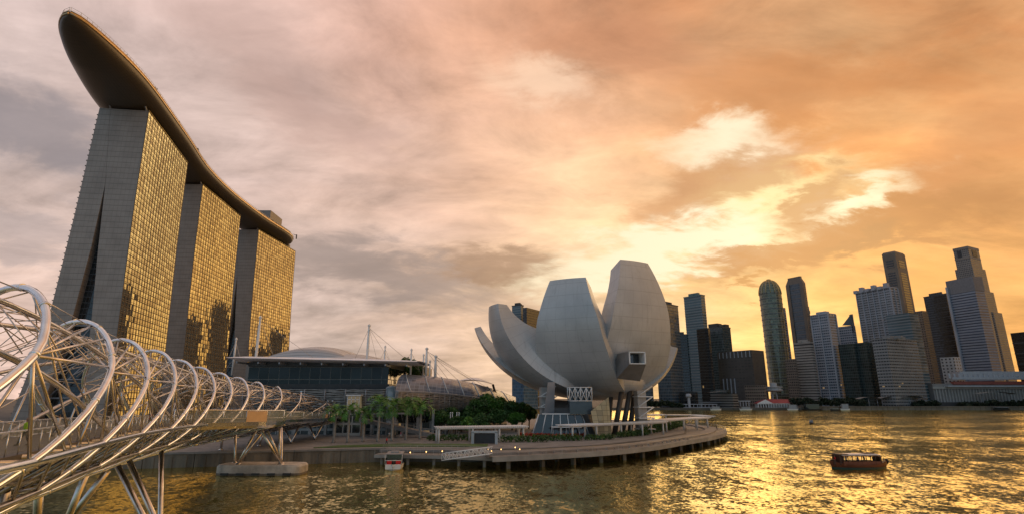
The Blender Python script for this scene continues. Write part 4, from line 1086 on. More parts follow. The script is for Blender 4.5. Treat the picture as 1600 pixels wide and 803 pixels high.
# ------------------------------------------------------------------ palms, trees, hedges
def palm_mesh(h, seed, n=17, ln=3.4):
    rg = random.Random(seed); tr = MB(); bx_ = rg.uniform(-.2, .2)
    tr.tube([(0, 0, 0), (.02, 0, .5), (bx_ * .4, 0, h * .45), (bx_, 0, h * .78), (bx_, 0, h)], [.5, .36, .36, .26, .15], 10)
    cr = MB()
    for k in range(n):
        a = k * 2.399 + rg.uniform(-.2, .2); el = rg.uniform(.35, 1.3) if k > 5 else rg.uniform(-.1, .4); L_ = ln * rg.uniform(.85, 1.1); pth = []; 
        x = 0; z = h; ang = el
        for j in range(9):
            pth.append(Vector((bx_ + math.cos(a) * x, math.sin(a) * x, z))); x += math.cos(ang) * L_ / 8; z += math.sin(ang) * L_ / 8; ang -= .17 + .035 * j
        cr.tube([tuple(p) for p in pth], [.05 - .004 * j for j in range(9)], 4, sm=False)
        for j in range(1, 9):
            for sub in (0, .5):
                if j == 8 and sub: continue
                p = pth[j].lerp(pth[min(j + 1, 8)], sub); t = (pth[j] - pth[j - 1]).normalized(); sd = t.cross(Vector((0, 0, 1))).normalized()
                w = 1.1 * math.sin((j + sub) / 9.5 * math.pi) ** .6 * (L_ / 3.4)
                for s in (-1, 1):
                    d = (sd * s * rg.uniform(.8, 1) + t * .55 + Vector((0, 0, rg.uniform(-.55, .15)))).normalized(); q = t * .13
                    cr.poly([p - q, p + d * w * .55 - q * .3 + Vector((0, 0, .03)), p + d * w, p + d * w * .5 + q, p + q * .8])
    return tr, cr
PALM = [(521, 690, 'slender palm whose fronds touch the end of the footbridge'), (543, 690, 'palm with thin trunk, second from the end of the footbridge'), (567, 689, 'small palm standing in front of the dark shop windows'),
        (590, 689, 'tall palm with full crown in front of the white mall wall'), (612, 688, 'palm with stout trunk beside the people on the promenade'), (634, 686, 'palm in front of the sloping ramp'), (656, 685, 'palm with bright crown right of the sloping ramp'), (677, 676, 'palm standing behind the left end of the first pergola')]
HT = [8.6, 9.2, 8.4, 10.6, 9.8, 10.4, 9.9, 9.6]
for i, ((px, py, lb), h) in enumerate(zip(PALM, HT)):
    g0 = G(px, py, GZ + .1); root = empty('palm_tree', (g0.x, g0.y, GZ), lb, 'palm tree'); root.rotation_euler.z = i * 1.3
    tr, cr = palm_mesh(h - .8, i, 17 if i > 2 else 14, 4.9 if i > 2 else 4.1)
    for b_, nm, mm in ((tr, 'trunk', mat('palm_trunk', (.30, .28, .24), .85, var=.25, nscale=1.5)), (cr, 'crown', M_palm)):
        o = b_.build(nm, mm); o.parent = root
def tree(px, Y, zt, w, label, seed, m=M_leaf, n=5200, z0=GZ, name='tree', cat='tree', group=None, size=.42, low=.32):
    rg = random.Random(seed); x = xat(px, Y, zt); root = empty(name, (x, Y, z0), label, cat, group); h = zt - z0
    t = MB(); t.tube([(x, Y, z0), (x + .2, Y, z0 + h * .3), (x, Y, z0 + h * .6)], [.035 * h, .026 * h, .014 * h], 8)
    for k in range(5):
        a = k * 1.26 + rg.random(); t.tube([(x + .15, Y, z0 + h * .3), (x + math.cos(a) * w * .22, Y + math.sin(a) * w * .22, z0 + h * .55), (x + math.cos(a) * w * .36, Y + math.sin(a) * w * .36, z0 + h * .75)], [.014 * h, .009 * h, .004 * h], 6)
    t.build('trunk', M_bark, root)
    cs, rs = [], []
    for k in range(13):
        a = rg.random() * 6.28; rr = w * .36 * rg.random() ** .5; zz = z0 + h * (low + .16 + (.8 - low - .16) * rg.random()); cs.append((x + math.cos(a) * rr, Y + math.sin(a) * rr, zz)); rs.append(w * rg.uniform(.14, .24))
    cs.append((x, Y, z0 + h * .82)); rs.append(w * .2)
    leaves('crown', m, cs, rs, n, size, root, seed)
    return root
TR = [(700, 188, 11.5, 8, 'dark tree standing behind the slim white flagpoles', M_leaf), (722, 196, 13, 9, 'dark tree right of the flagpoles, in front of the vaulted wing', M_leaf), (742, 190, 14.5, 9, 'tree in front of the glowing end of the vaulted wing', M_leaf),
      (762, 205, 16.5, 11, 'broad tree with bright green crown at the end of the vaulted wing', M_leaf2), (782, 212, 15.2, 10, 'bright tree in the middle of the plaza grove', M_leaf2), (800, 206, 13.6, 9, 'dark rounded tree of the plaza grove, third from the museum stair', M_leaf),
      (815, 210, 13, 8, 'dark tree second from the museum stair tower', M_leaf), (826, 214, 11.8, 6, 'small tree nearest the museum stair tower', M_leaf), (752, 182, 9.5, 7, 'low spreading tree in front of the plaza grove', M_leaf), (712, 178, 8.5, 6, 'low dark tree behind the first pergola', M_leaf),
      (690, 182, 10.5, 7, 'dark tree between the last palm and the white poles', M_leaf), (732, 176, 8.5, 6, 'low bright tree behind the right half of the first pergola', M_leaf2), (772, 192, 11, 8, 'bushy tree in the middle front of the plaza grove', M_leaf), (806, 196, 9.5, 6, 'low tree in front of the dark rounded plaza tree', M_leaf2)]
for i, (px, Y, zt, w, lb, mm) in enumerate(TR): tree(px, Y, zt, w, lb, i + 3, mm)
for i, (px, zt, w, lb) in enumerate([(634, 30, 8, 'layered roof-garden tree left of the mast cluster'), (648, 27.5, 7, 'rounded roof-garden tree right of its layered neighbour'), (656, 27, 6, 'small roof-garden tree nearest the mast cluster')]):
    tree(px, 212, zt, w, lb, 40 + i, M_leaf, 2200, z0=19, size=.4)
def hedge(pts2, w, h, label, m=M_leaf, n=900, name='hedge', cat='hedge', z=GZ, size=.28):
    pts2 = [Vector((*p, 0)) for p in pts2]; r_ = resample(pts2, 1.2); cs = [(p.x, p.y, z + h * .5) for p in r_]
    o = leaves(name, m, cs, [max(w, h) * .55] * len(cs), n * len(cs) // 10, size, seed=len(label), flat=h / max(w, h), origin=(r_[0].x, r_[0].y, z), hollow=.2); return tag(o, label, cat)
def gx(px, py): v = G(px, py, GZ); return (v.x, v.y)
hedge([gx(672, 688), gx(757, 688)], 1.6, 1.7, 'clipped green hedge seen through the first pergola')
hedge([gx(778, 690), gx(850, 690)], 2.2, 1.9, 'hedge between the first pergola and the museum flower bed')
hedge([gx(812, 681), gx(858, 682)], 1.5, 1.1, 'orange-red flower bed in front of the museum entrance', M_flower, 700, 'flower_bed', 'flower bed')
hedge([gx(866, 683), gx(910, 681)], 1.5, 1.0, 'second red flower bed, beside the long pergola', M_flower, 700, 'flower_bed', 'flower bed')
hedge([gx(848, 688), gx(905, 688)], 2.4, 1.7, 'dark hedge below the museum portal')
hedge([gx(918, 687), gx(955, 686)], 2.4, 1.6, 'hedge in front of the slanted gold wall')
hedge([gx(968, 683), gx(1010, 679)], 2.4, 1.8, 'hedge behind the right half of the long pergola')
hedge([gx(1005, 678), gx(1045, 671), gx(1068, 664)], 2.6, 2.4, 'tall leafy hedge inside the curved pergola')
hedge([gx(1020, 668), gx(1060, 660)], 2.6, 2.2, 'pale green shrubs behind the curved pergola', M_leaf2)

# ------------------------------------------------------------------ pergolas
def pergola(path2, z, w, label, inner_off, posts, slat=.55, r_=.28, lean=0):
    path = resample([Vector((*p, 0)) for p in path2], .55); root = empty('pergola', (path[0].x, path[0].y, GZ), label, 'pergola')
    b = MB()
    for o in (0, -w): b.tube([(p.x, p.y, z - .2) for p in offs(path, o)], .2, 4, sm=False)
    b.build('beam', M_white, root)
    s = MB(); A = offs(path, .9); B = offs(path, -w - .9)
    for k in range(len(path)): s.tube([(A[k].x, A[k].y, z + .1), (B[k].x, B[k].y, z + .1)], .17, 5, sm=False)
    s.build('slats', M_white, root)
    for f in posts:
        k = int(f * (len(path) - 1)); 
        for o in (0, -w):
            q = offs(path, o)[k]; c_ = MB(); c_.tube([(q.x, q.y, GZ - .2), (q.x, q.y, z - .3)], r_, 10); c_.build('post', mat('post_stone', (.62, .60, .55), .6, var=.08), root)
    return root
def gz(px, py, z): v = G(px, py, z); return (v.x, v.y)
pergola([gz(683, 668, 6.6), gz(824, 666, 6.6)], 6.6, 4.5, 'straight white pergola on round posts in front of the lawn', 0, (.04, .4, .70, .96))
pergola([gz(890, 665, 6.6), gz(945, 662.5, 6.6), gz(1010, 660, 6.6), gz(1040, 658.5, 6.6)], 6.6, 4.5, 'long white pergola in front of the flower-shaped museum', 0, (.03, .26, .50, .72, .97))
pergola([gz(1034, 657, 6.6), gz(1070, 654, 6.6), gz(1108, 652, 6.6)], 6.6, 5, 'curved white pergola near the tip of the boardwalk', 0, (.1, .5, .75, .97))
pergola([gz(1000, 647.5, 6.4), gz(1040, 647.5, 6.4), gz(1078, 648, 6.4), gz(1100, 650, 6.4)], 6.4, 4, 'far white pergola on the back side of the point', 0, (.05, .3, .55, .8))
# information kiosk under the first pergola
c0 = G(757, 693, GZ); kx = empty('display_frame', (c0.x, c0.y, GZ), 'pale portal-shaped display stand under the first pergola', 'kiosk')
m = MB(); m.box((c0.x - 3, c0.y, GZ + 1.4), (.7, 1, 2.8)); m.box((c0.x + 3, c0.y, GZ + 1.4), (.7, 1, 2.8)); m.box((c0.x, c0.y, GZ + 2.95), (6.7, 1, .5)); m.build('frame', mat('pale_blue_grey', (.42, .46, .47), .5), kx)
m = MB(); m.box((c0.x, c0.y + .2, GZ + 1.3), (5.2, .2, 2.4)); m.build('panel', M_dark, kx)
for i, px in enumerate((692, 695, 703, 706, 713, 716.5)):
    c1 = G(px, 678, GZ); m = MB(); m.tube([(c1.x, c1.y, GZ), (c1.x, c1.y, 9.2)], .13, 8); m.lathe((c1.x, c1.y, 9.2), [(.18, 0), (.25, .2), (.1, .45)], 8)
    o = m.build('flagpole', M_white, origin=(c1.x, c1.y, GZ)); tag(o, 'slim white pole without flag, one of six behind the first pergola', 'flagpole', 'poles behind the first pergola')
# ------------------------------------------------------------------ jetty, gangway, moored ferry
jt = empty('jetty', (-20, 124, 0), 'low timber jetty with railing and small lamps along the quay', 'jetty')
ja = [(-29.5, 124.5, 0), (-4, 115.5, 0)]
jp = resample([Vector(p) for p in [(-30, 126, 0), (-16, 124, 0), (-3, 119.5, 0)]], 1.5)
ribbon(jp, 0, -4, 1.75, 2.15).build('deck', M_wood, jt); ribbon(jp, .02, .4, 1.45, 2.1).build('edge_beam', M_conc, jt)
m = MB()
for k in range(1, len(jp), 4): m.tube([(jp[k].x, jp[k].y + 1, -1), (jp[k].x, jp[k].y + 1, 1.8)], .35, 8)
m.build('pile', M_conc, jt)
ribbon(resample([Vector((-30, 130.5, 0)), Vector((-14, 129.5, 0)), Vector((-2, 124, 0))], 2), .2, -3.5, 2.2, GZ - .1).build('upper_deck', M_stone, jt)
railing('railing', jp, 2.15, 'steel railing along the low jetty beside the moored boat', off=.1, step=1)
railing('railing', resample([Vector((-29, 129.2, 0)), Vector((-14, 128.2, 0)), Vector((-2, 122.8, 0))], 1.6), GZ - .1, 'upper railing between jetty and promenade', off=0, step=1)
for i, (px, py, z) in enumerate([(616, 708, 2.9), (641, 707, 2.9), (666, 706, 2.9), (691, 705, 2.9), (739, 703, 3), (763, 702, 3), (768, 705, 3), (783, 702, 3), (805, 699, 3.2), (812, 702, 3.2)]):
    c1 = G(px, py, z); lp = empty('deck_lamp', (c1.x, c1.y, z - .8), 'small glowing lamp post on the jetty railing beside the boat', 'lamp', 'small lamps along the jetty')
    m = MB(); m.tube([(c1.x, c1.y, z - .8), (c1.x, c1.y, z)], .05, 6); m.build('post', M_rail, lp)
    m = MB(); m.lathe((c1.x, c1.y, z), [(.05, 0), (.10, .06), (.10, .16), (.05, .22)], 8); m.build('bulb', M_lampglow, lp)
gw = MB(); a = Vector((-14.5, 118.9, 1.6)); b = Vector((-4.5, 116, 3.1)); d = (b - a); n_ = 12
for o in (Vector((0, 0, 0)), Vector((.5, 1.6, 0))):
    gw.tube([a + o, b + o], .1, 5); gw.tube([a + o + Vector((0, 0, 1.3)), b + o + Vector((0, 0, 1.3))], .1, 5)
    for k in range(n_):
        p0 = a + o + d * (k / n_); p1 = a + o + d * ((k + 1) / n_); gw.tube([p0, p1 + Vector((0, 0, 1.3))] if k % 2 else [p0 + Vector((0, 0, 1.3)), p1], .06, 4); gw.tube([p0, p0 + Vector((0, 0, 1.3))], .05, 4)
gw.poly([a, b, b + Vector((.5, 1.6, 0)), a + Vector((.5, 1.6, 0))])
tag(gw.build('gangway', M_white, origin=tuple(a)), 'sloping white truss gangway from the jetty up to the boardwalk', 'gangway')
def hull(mb, L_, W, h, mi=0, sheer=.35, n=16):
    def pt(i, j):   # j round section
        t = i; w = W / 2 * (1 - abs(2 * t - 1) ** 2.4) ** .7 + .05; a = (j - .5) * math.pi; z = h * (1 + sheer * abs(2 * t - 1) ** 2.2)
        zz = -.35 + (z + .35) * (1 - math.cos(a) ** .55); return ((-L_ / 2 + L_ * t) * (.84 + .16 * min(1, max(0, (zz + .35) / (h * 1.6)))), math.sin(a) * w, zz)
    mb.grid(pt, n, 10, mi, sm=True); 
    mb.grid(lambda i, j: (-L_ / 2 + L_ * i, (j * 2 - 1) * (W / 2 * (1 - abs(2 * i - 1) ** 2.4) ** .7), h * .8), n, 2, mi)
# traditional river boat
M_red = mat('red_brown_paint', (.17, .045, .02), .45, var=.2); M_dkred = mat('dark_timber', (.05, .018, .012), .5, var=.2)
def bumboat():
    g0 = G(1343, 731, 0); root = empty('river_boat', (g0.x, g0.y, 0), 'long red-brown wooden passenger boat with white canopy roof, alone on the golden water', 'boat')
    m = MB(); hull(m, 12.8, 3.6, .8, sheer=1.0); h_ = m.build('hull', M_red); h_.parent = root
    m = MB(); m.grid(lambda i, j: (-6.3 + 12.6 * i, (j * 2 - 1) * 1.0 * (1.66 * (1 - abs(2 * i - 1) ** 2.4) ** .7), .78 + .80 * abs(2 * i - 1) ** 2.2 + .12 * (1 - abs(2 * j - 1))), 16, 4); o = m.build('gunwale', M_dkred); o.parent = root
    m = MB(); m.box((-.2, 0, 2.72), (8.4, 2.9, .10)); m.box((-.4, 0, 2.83), (7.6, 2.5, .10)); o = m.build('canopy', mat('canopy_pale', (.78, .70, .66), .5)); o.parent = root
    m = MB(); m.box((-3.9, 0, 2.88), (1.8, 2.9, .1)); m.box((2.2, 0, 2.96), (2, 1.4, .12)); o = m.build('roof_hatch', M_dkred); o.parent = root
    for i in range(9):
        for s in (-1, 1):
            m = MB(); m.tube([(-4.2 + i * 1.0, s * 1.38, .9), (-4.2 + i * 1.0, s * 1.38, 2.7)], .07, 6); o = m.build('post', M_dkred); o.parent = root
    m = MB()
    for s in (-1, 1): m.box((-.2, s * 1.4, 1.12), (8.2, .08, .75)); m.box((-.2, s * 1.4, 2.55), (8.2, .06, .2))
    o = m.build('side_panel', M_red); o.parent = root
    m = MB()
    for i in range(7): m.box((-3.4 + i, 0, 1.3), (.5, 2.2, .5))
    o = m.build('bench', M_dkred); o.parent = root
    m = MB(); m.box((-4.4, 0, 1.8), (.9, 2.4, 1.8)); o = m.build('cabin', M_dkred); o.parent = root
    m = MB(); m.box((4.2, 0, 1.6), (.3, 2.2, 1.5)); o = m.build('bulkhead', M_dkred); o.parent = root
    m = MB()      # tyre fender at the bow
    m.tube([(6.2, math.cos(a) * .38, 1.35 + math.sin(a) * .38) for a in np.linspace(0, 6.283, 17)], .15, 8, cap=False); m.tube([(6.0 , .9 + math.cos(a) * .3, 1.0 + math.sin(a) * .3) for a in np.linspace(0, 6.283, 15)], .12, 8, cap=False)
    o = m.build('tyre_fender', M_dark); o.parent = root
    m = MB(); m.box((-5.6, -.5, 1.35), (.5, .5, 1.0)); m.box((-5.3, .5, 1.3), (.5, .5, .9)); m.tube([(-5.9, 0, 1), (-5.9, 0, 2.3)], .04, 5); o = m.build('engine_box', M_dkred); o.parent = root
    m = MB(); m.box((5.3, 0, 1.1), (.7, 1.2, .35)); m.tube([(5.4, 0, 1.2), (5.6, 0, 2.1)], .05, 5); m.lathe((5.2, 0, 2.15), [(.05, 0), (.16, .1), (.05, .25)], 8); o = m.build('bow_gear', M_dark); o.parent = root
    w_ = MB()
    for s in (-1, 1): w_.grid(lambda i, j: (-6.0 + 12.0 * i, s * (1.83 * (1 - abs(2 * i - 1) ** 2.4) ** .7 + .03), -.05 + .42 * j), 16, 1)
    o = w_.build('waterline_band', mat('green_black_paint', (.01, .03, .018), .5)); o.parent = root
    root.rotation_euler.z = R(5); return root
bb = bumboat()
person((bb.location.x - 5.0, bb.location.y - .4, .75), R(90), cl_['red'], cl_['black'], 'person in red sitting at the stern of the wooden river boat', 'stand')
for i, (dx, dy, sh, lb) in enumerate([(-2.4, .4, 'white', 'passenger in white under the boat canopy, nearest the stern'), (-.4, -.5, 'blue', 'passenger in blue amidships under the boat canopy'), (1.6, .5, 'tan', 'passenger in tan in the forward half of the boat'), (3.0, -.4, 'black', 'passenger in black nearest the bow of the boat')]):
    person((bb.location.x + dx, bb.location.y + dy + dx * .087, .78), R(-80), cl_[sh], cl_['black'], lb, 'stand')
# small motor boat heading away
g0 = G(1268, 662, 0); sb = empty('motor_boat', (g0.x, g0.y, 0), 'small dark motor boat seen from behind, far out on the water', 'boat')
for nm, f_, mm in (('hull', lambda m: hull(m, 5.4, 2.2, .8), M_dark), ('cabin', lambda m: (m.box((0, 0, 1.5), (2.4, 1.7, 1.2)), m.box((0, 0, 2.2), (2.8, 1.9, .12))), mat('boat_grey', (.22, .25, .30), .4)), ('windscreen', lambda m: m.box((1.3, 0, 1.6), (.1, 1.5, .7)), M_dglass)):
    m = MB(); f_(m); o = m.build(nm, mm); o.parent = sb
sb.rotation_euler.z = R(60)
# moored boat seen from the stern
g0 = G(613, 733, 0); fb = empty('moored_boat', (g0.x, g0.y + 2, 0), 'white tour boat with red stern rail moored end-on at the jetty', 'boat')
for nm, f_, mm in (('hull', lambda m: hull(m, 9, 3.6, 1.0, sheer=.25), M_white), ('cabin', lambda m: (m.box((1.2, 0, 2.0), (5, 3.0, 1.7)),), M_dglass), ('roof', lambda m: (m.box((1.0, 0, 2.95), (6, 3.4, .16)), m.box((.5, 0, 3.2), (2, 1.6, .3))), mat('boat_roof', (.3, .3, .3), .5)),
                   ('seat', lambda m: (m.box((-2.6, -.9, 1.35), (.7, .9, .7)), m.box((-2.6, .9, 1.35), (.7, .9, .7))), cl_['red']), ('rail', lambda m: (m.tube([(-3.6, -1.6, 1.0), (-3.6, -1.6, 1.9), (-3.6, 1.6, 1.9), (-3.6, 1.6, 1.0)], .06, 5), m.tube([(-3.2, -1.65, 1), (-3.2, -1.7, 3)], .05, 5), m.tube([(-3.2, 1.65, 1), (-3.2, 1.7, 3)], .05, 5)), M_white),
                   ('transom', lambda m: m.box((-4.0, 0, .75), (.25, 3.0, .9)), M_white)):
    m = MB(); f_(m); o = m.build(nm, mm); o.parent = fb
fb.rotation_euler.z = R(97)
# ------------------------------------------------------------------ far shore
def K(px, py): x, f, u = ray(px, py); return x / f
def tower(name, label, pL, pC, pR, ytop, Y, m, psi=None, zb=GZ, depth=None, band=None, pier=None, bm=None, crown=None, wyaw=0.0, top=None, rows=60):
    """box tower: pL left edge, pC nearest corner, pR right edge (columns at roof level)"""
    C_ = P(pC, ytop, Y); k = C_.x / Y
    if psi is None: psi = math.atan(k) + (R(32) if pR - pC > 2 else -R(4)) if pC < pR else math.atan(k) - R(4)
    dl = Vector((-math.cos(psi), math.sin(psi))); dr = Vector((math.sin(psi), math.cos(psi)))
    def solve(px, d):
        kk = K(px, ytop); return (kk * Y - C_.x) / (d.x - kk * d.y)
    Lw = solve(pL, dl) if pL < pC else (depth or 30); Rw = solve(pR, dr) if pR > pC else (depth or 30)
    Lw, Rw = abs(Lw), min(abs(Rw), 120)
    c0 = Vector((C_.x, C_.y)); A = c0 + dl * Lw; B = c0; D_ = c0 + dr * Rw; E = A + dr * Rw
    base = [A, B, D_, E]; root = empty(name, (c0.x, c0.y, zb), label, 'office tower' if name == 'office_tower' else name.replace('_', ' ')); z1 = C_.z
    mb = MB(); mb.prism(base, zb - 1, z1, 0, mtop=1); mb.build('facade', [m, M_roofdark], root)
    cen = (A + B + D_ + E) / 4; yaw = math.atan2(-dl.y, -dl.x)
    def ring(f): return [cen + (q - cen) * 1.0 + (q - cen).normalized() * f for q in base]
    if band:
        fh, hh, pr = band; b = MB(); n = int((z1 - zb) / fh)
        for q in range(1, n): b.prism(ring(pr), zb + q * fh - hh / 2, zb + q * fh + hh / 2)
        b.build('floor_bands', bm or M_bandgrey, root)
    if pier:
        cw, pw, pr = pier; b = MB()
        for s0_, s1_ in ((A, B), (B, D_)):
            L_ = (s1_ - s0_).length; n = max(1, round(L_ / cw)); dd = (s1_ - s0_).normalized(); nn = Vector((dd.y, -dd.x))
            for q in range(n + 1):
                c_ = s0_ + dd * (L_ * q / n) + nn * (pr / 2); b.box((c_.x, c_.y, (z1 + zb) / 2), (pw, pr + .6, z1 - zb), math.atan2(dd.y, dd.x))
        b.build('piers', bm or M_bandgrey, root)
    cr = MB()
    cr.prism(ring(.6), z1 - .01 + .02, z1 + 1.4, cap=True)
    cr.box((cen.x, cen.y, z1 + 3.2), ((B - A).length * .55, (D_ - B).length * .5, 4), yaw)
    rg = random.Random(int(pL * 7))
    for q in range(4): cr.box((cen.x + rg.uniform(-.3, .3) * Lw, cen.y + rg.uniform(-.3, .3) * Rw, z1 + 2.4), (rg.uniform(2, 5), rg.uniform(2, 5), rg.uniform(2, 3.5)), yaw)
    if crown != 'none': cr.build('roof_plant', bm or M_roofdark, root)
    return root, A, B, D_, E, z1, yaw, cen, Lw, Rw
M_roofdark = mat('roof_dark', (.09, .09, .09), .8, var=.2)
M_bandgrey = mat('band_grey', (.12, .13, .145), .6, var=.12, nscale=.05)
M_bandwhite = mat('band_white', (.36, .38, .42), .55, var=.1, nscale=.05)
M_bandpale = mat('band_pale', (.22, .23, .23), .55, var=.1, nscale=.05)
M_brown = mat('brown_stone', (.20, .155, .12), .7, var=.12, nscale=.05)
M_beige = mat('beige_stone', (.26, .22, .18), .7, var=.12, nscale=.05)
F_dkblue = facade('dark_blue_glass', (.10, .12, .14), (.045, .068, .09), 3.8, 2.4, .8, .86, .1, jit=.02)
F_teal = facade('teal_glass', (.18, .21, .22), (.055, .10, .12), 3.8, 40, .6, 1, .12, jit=.015)
F_black = facade('black_glass', (.03, .03, .03), (.016, .018, .020), 3.8, 2.0, .8, .85, .12, jit=.02, lit=.006)
F_brown = facade('brown_facade', (.20, .155, .12), (.03, .03, .03), 3.8, 3.0, .5, .55, .2, jit=.02)
F_green = facade('dark_green_glass', (.07, .085, .08), (.030, .048, .046), 3.8, 2.6, .86, .9, .1, jit=.02)
F_grid = facade('blue_grid', (.32, .35, .40), (.05, .075, .11), 3.8, 3.2, .62, .8, .15, jit=.02, lit=.01)
F_pale = facade('pale_grid', (.24, .25, .26), (.04, .05, .06), 3.8, 3.4, .5, .8, .2, jit=.02, lit=.01)
F_beige = facade('beige_grid', (.24, .205, .17), (.035, .035, .035), 3.8, 2.8, .5, .55, .2, jit=.02)
F_blue = facade('blue_band_glass', (.24, .28, .34), (.055, .075, .12), 4.0, 60, .55, 1, .12, jit=.02)
F_sky = facade('bright_blue_glass', (.10, .16, .22), (.06, .13, .22), 3.6, 2.4, .85, .9, .1, jit=.02)
OT = 'office_tower'
tower(OT, 'slim glass tower with a thin crane, behind the leftmost upright petals of the museum', 800, 814, 818, 477, 830, F_teal)
tower(OT, 'dark block tower behind the gap left of the central museum petal', 817, 823, 850, 480, 800, F_black, crown='none')
tower(OT, 'bright blue glass slab low behind the leftmost museum petals', 800, 818, 840, 588, 640, F_sky, crown='none')
tower(OT, 'curved dark blue tower right behind the tallest museum petal', 1020, 1040, 1059, 475, 700, F_dkblue, band=(7.6, .5, .25), bm=M_roofdark)
tower(OT, 'narrow dark tower between the dark blue and the teal banded towers', 1057, 1073, 1075, 523, 780, F_black)
r_ = tower(OT, 'slim teal tower with pale floor lines and dark right flank', 1068, 1095, 1101, 461, 760, F_teal, band=(3.8, .7, .3), bm=mat('teal_band', (.12, .19, .19), .5))
r = tower(OT, 'black glass slab leaning on the teal banded tower', 1088, 1106, 1109, 512, 720, F_black, crown='none')
r = tower(OT, 'dark block with notched roof behind the big cubic building', 1100, 1128, 1141, 511, 830, F_green)
c = r[7]; m = MB(); m.box((c.x - 3, c.y, r[5] + 4.5), (16, 12, 6), r[6]); m.box((c.x + 12, c.y, r[5] + 2), (9, 10, 9), r[6]); m.build('roof_box', F_black, r[0])
r = tower(OT, 'massive dark cubic building with a row of pale fins at its roof', 1120, 1174, 1193, 546, 730, facade('cube_facade', (.075, .065, .055), (.05, .045, .04), 3.8, 5, .5, .7, .4, jit=.01), crown='none')
m = MB()
for i in range(9):
    q = r[1].lerp(r[2], .06 + i * .11); m.box((q.x, q.y - .4, r[5] - 5), (1.0, .8, 8), r[6])
m.build('roof_fins', M_bandwhite, r[0])
m = MB()
for i in range(4):
    q = r[1].lerp(r[2], .10 + i * .11); m.box((q.x, q.y - 1.2, GZ + 27), (1.0, 1.2, 20), r[6])
m.build('pale_columns', M_bandwhite, r[0])
# round-topped glass tower
def roundtower():
    Y = 880; c = P(1205, 620, Y); topz = P(1204, 436, Y).z; R0 = (K(1222, 470) - K(1190, 470)) * Y / 2
    ctr = P(1204.5, 470, Y); root = empty(OT, (ctr.x, Y, GZ), 'round glass tower with domed golden top', 'office tower')
    prof = [(R0, GZ - 1)] + [(R0, z) for z in np.linspace(20, topz - 26, 8)]
    for a in np.linspace(10, 90, 9): prof.append((R0 * max(.16, math.cos(R(a)) ** .8), topz - 26 + 24 * math.sin(R(a))))
    m = MB(); m.lathe((ctr.x, Y, 0), prof, 36, sm=True); m.build('glass_shaft', facade('gold_round_glass', (.20, .20, .15), (.14, .15, .10), 4.2, 3.2, .74, .88, .1, jit=.03, gmetal=.5), root)
    m = MB()
    for z in np.arange(10, topz - 26, 8.4): m.lathe((ctr.x, Y, z), [(R0 + .1, 0), (R0 + .45, .1), (R0 + .45, .9), (R0 + .1, 1)], 36)
    m.build('floor_bands', M_bandgrey, root)
    m = MB()
    for q in range(16):
        a = q * math.pi / 8; m.tube([(ctr.x + math.cos(a) * R0 * max(.16, math.cos(R(e)) ** .8) * 1.02, Y + math.sin(a) * R0 * max(.16, math.cos(R(e)) ** .8) * 1.02, topz - 26 + 24 * math.sin(R(e))) for e in range(0, 91, 10)], .5, 4)
    m.lathe((ctr.x, Y, topz - 2.5), [(3.5, 0), (3.5, 2), (1, 2.6)], 12); m.build('crown_ribs', mat('crown_gold', (.45, .36, .16), .35, metal=.7), root)
    return ctr, Y
roundtower()
tower(OT, 'thin blue-grey slab attached to the right of the round tower', 1218, 1222, 1227, 480, 895, F_blue, crown='none')
r = tower(OT, 'dark brown tower with chamfered top right of the round tower', 1227, 1254, 1258, 441, 900, F_dkblue, crown='none', band=(7.6, .6, .3), bm=M_brown)
A, B, D_, E, z1, yaw, cen = r[1:8]
m = MB(); b0 = [A, B, D_, E]; t0 = [cen + (q - cen) * .72 for q in b0]; m.prism(b0, z1, z1 + 9, taper=t0); m.prism(t0, z1 + 9, z1 + 12); m.build('chamfered_crown', M_brown, r[0])
m = MB(); q = A.lerp(B, .12); m.box((q.x, q.y, (z1 + GZ) / 2), (6, 3, z1 - GZ), yaw); q = A.lerp(B, .92); m.box((q.x, q.y, (z1 + GZ) / 2), (5, 3, z1 - GZ), yaw); m.build('corner_pier', M_brown, r[0])
tower(OT, 'brown striped mid-rise between the dark brown tower and the blue-white grid tower', 1240, 1266, 1270, 535, 790, facade('striped', (.27, .24, .21), (.03, .03, .03), 3.8, 60, .5, 1, .2), band=(3.8, 1.5, .6), bm=mat('stripe_stone', (.34, .31, .28), .6))
r = tower(OT, 'blue and white gridded tower with antenna at its left corner', 1266, 1293, 1305, 490, 780, F_grid, band=(3.8, .5, .4), pier=(13, 1.6, .7), bm=M_bandwhite)
m = MB(); q = r[1]; m.tube([(q.x - 1, q.y, r[5] - 4), (q.x - 1, q.y, r[5] + 14)], .5, 6); m.box((q.x - 1, q.y, r[5] + 6), (2, 1, 5)); m.build('antenna', M_brown, r[0])
r = tower(OT, 'pale gridded mid-rise with a slanted sail wall on its roof', 1304, 1330, 1336, 508, 840, F_grid, crown='none')
m = MB(); q = r[2]; m.poly([(q.x - 14, q.y, r[5]), (q.x + 1, q.y - 1, r[5]), (q.x + 2, q.y - 1, r[5] + 18)]); m.box((q.x + 2.2, q.y, r[5] + 4), (1, 8, 26)); m.build('sail_wall', M_bandgrey, r[0])
tower(OT, 'dark green glass block left of its twin, below the slanted sail wall', 1309, 1334, 1338, 536, 760, F_green, crown='none')
tower(OT, 'dark green glass block with white roof edge, right twin of the pair', 1336, 1353, 1366, 534, 750, F_green, bm=M_bandwhite, crown='none')
r = tower(OT, 'white gridded tower with stepped crenellated roof', 1336, 1390, 1402, 449, 820, F_pale, band=(3.8, 1.1, .6), pier=(9, 1.1, .8), bm=M_bandwhite)
m = MB()
for i in range(6):
    q = r[1].lerp(r[2], .04 + i * .18); m.box((q.x, q.y + 2, r[5] + 2 + (i % 2) * 2), (6, 6, 5 + (i % 2) * 3), r[6])
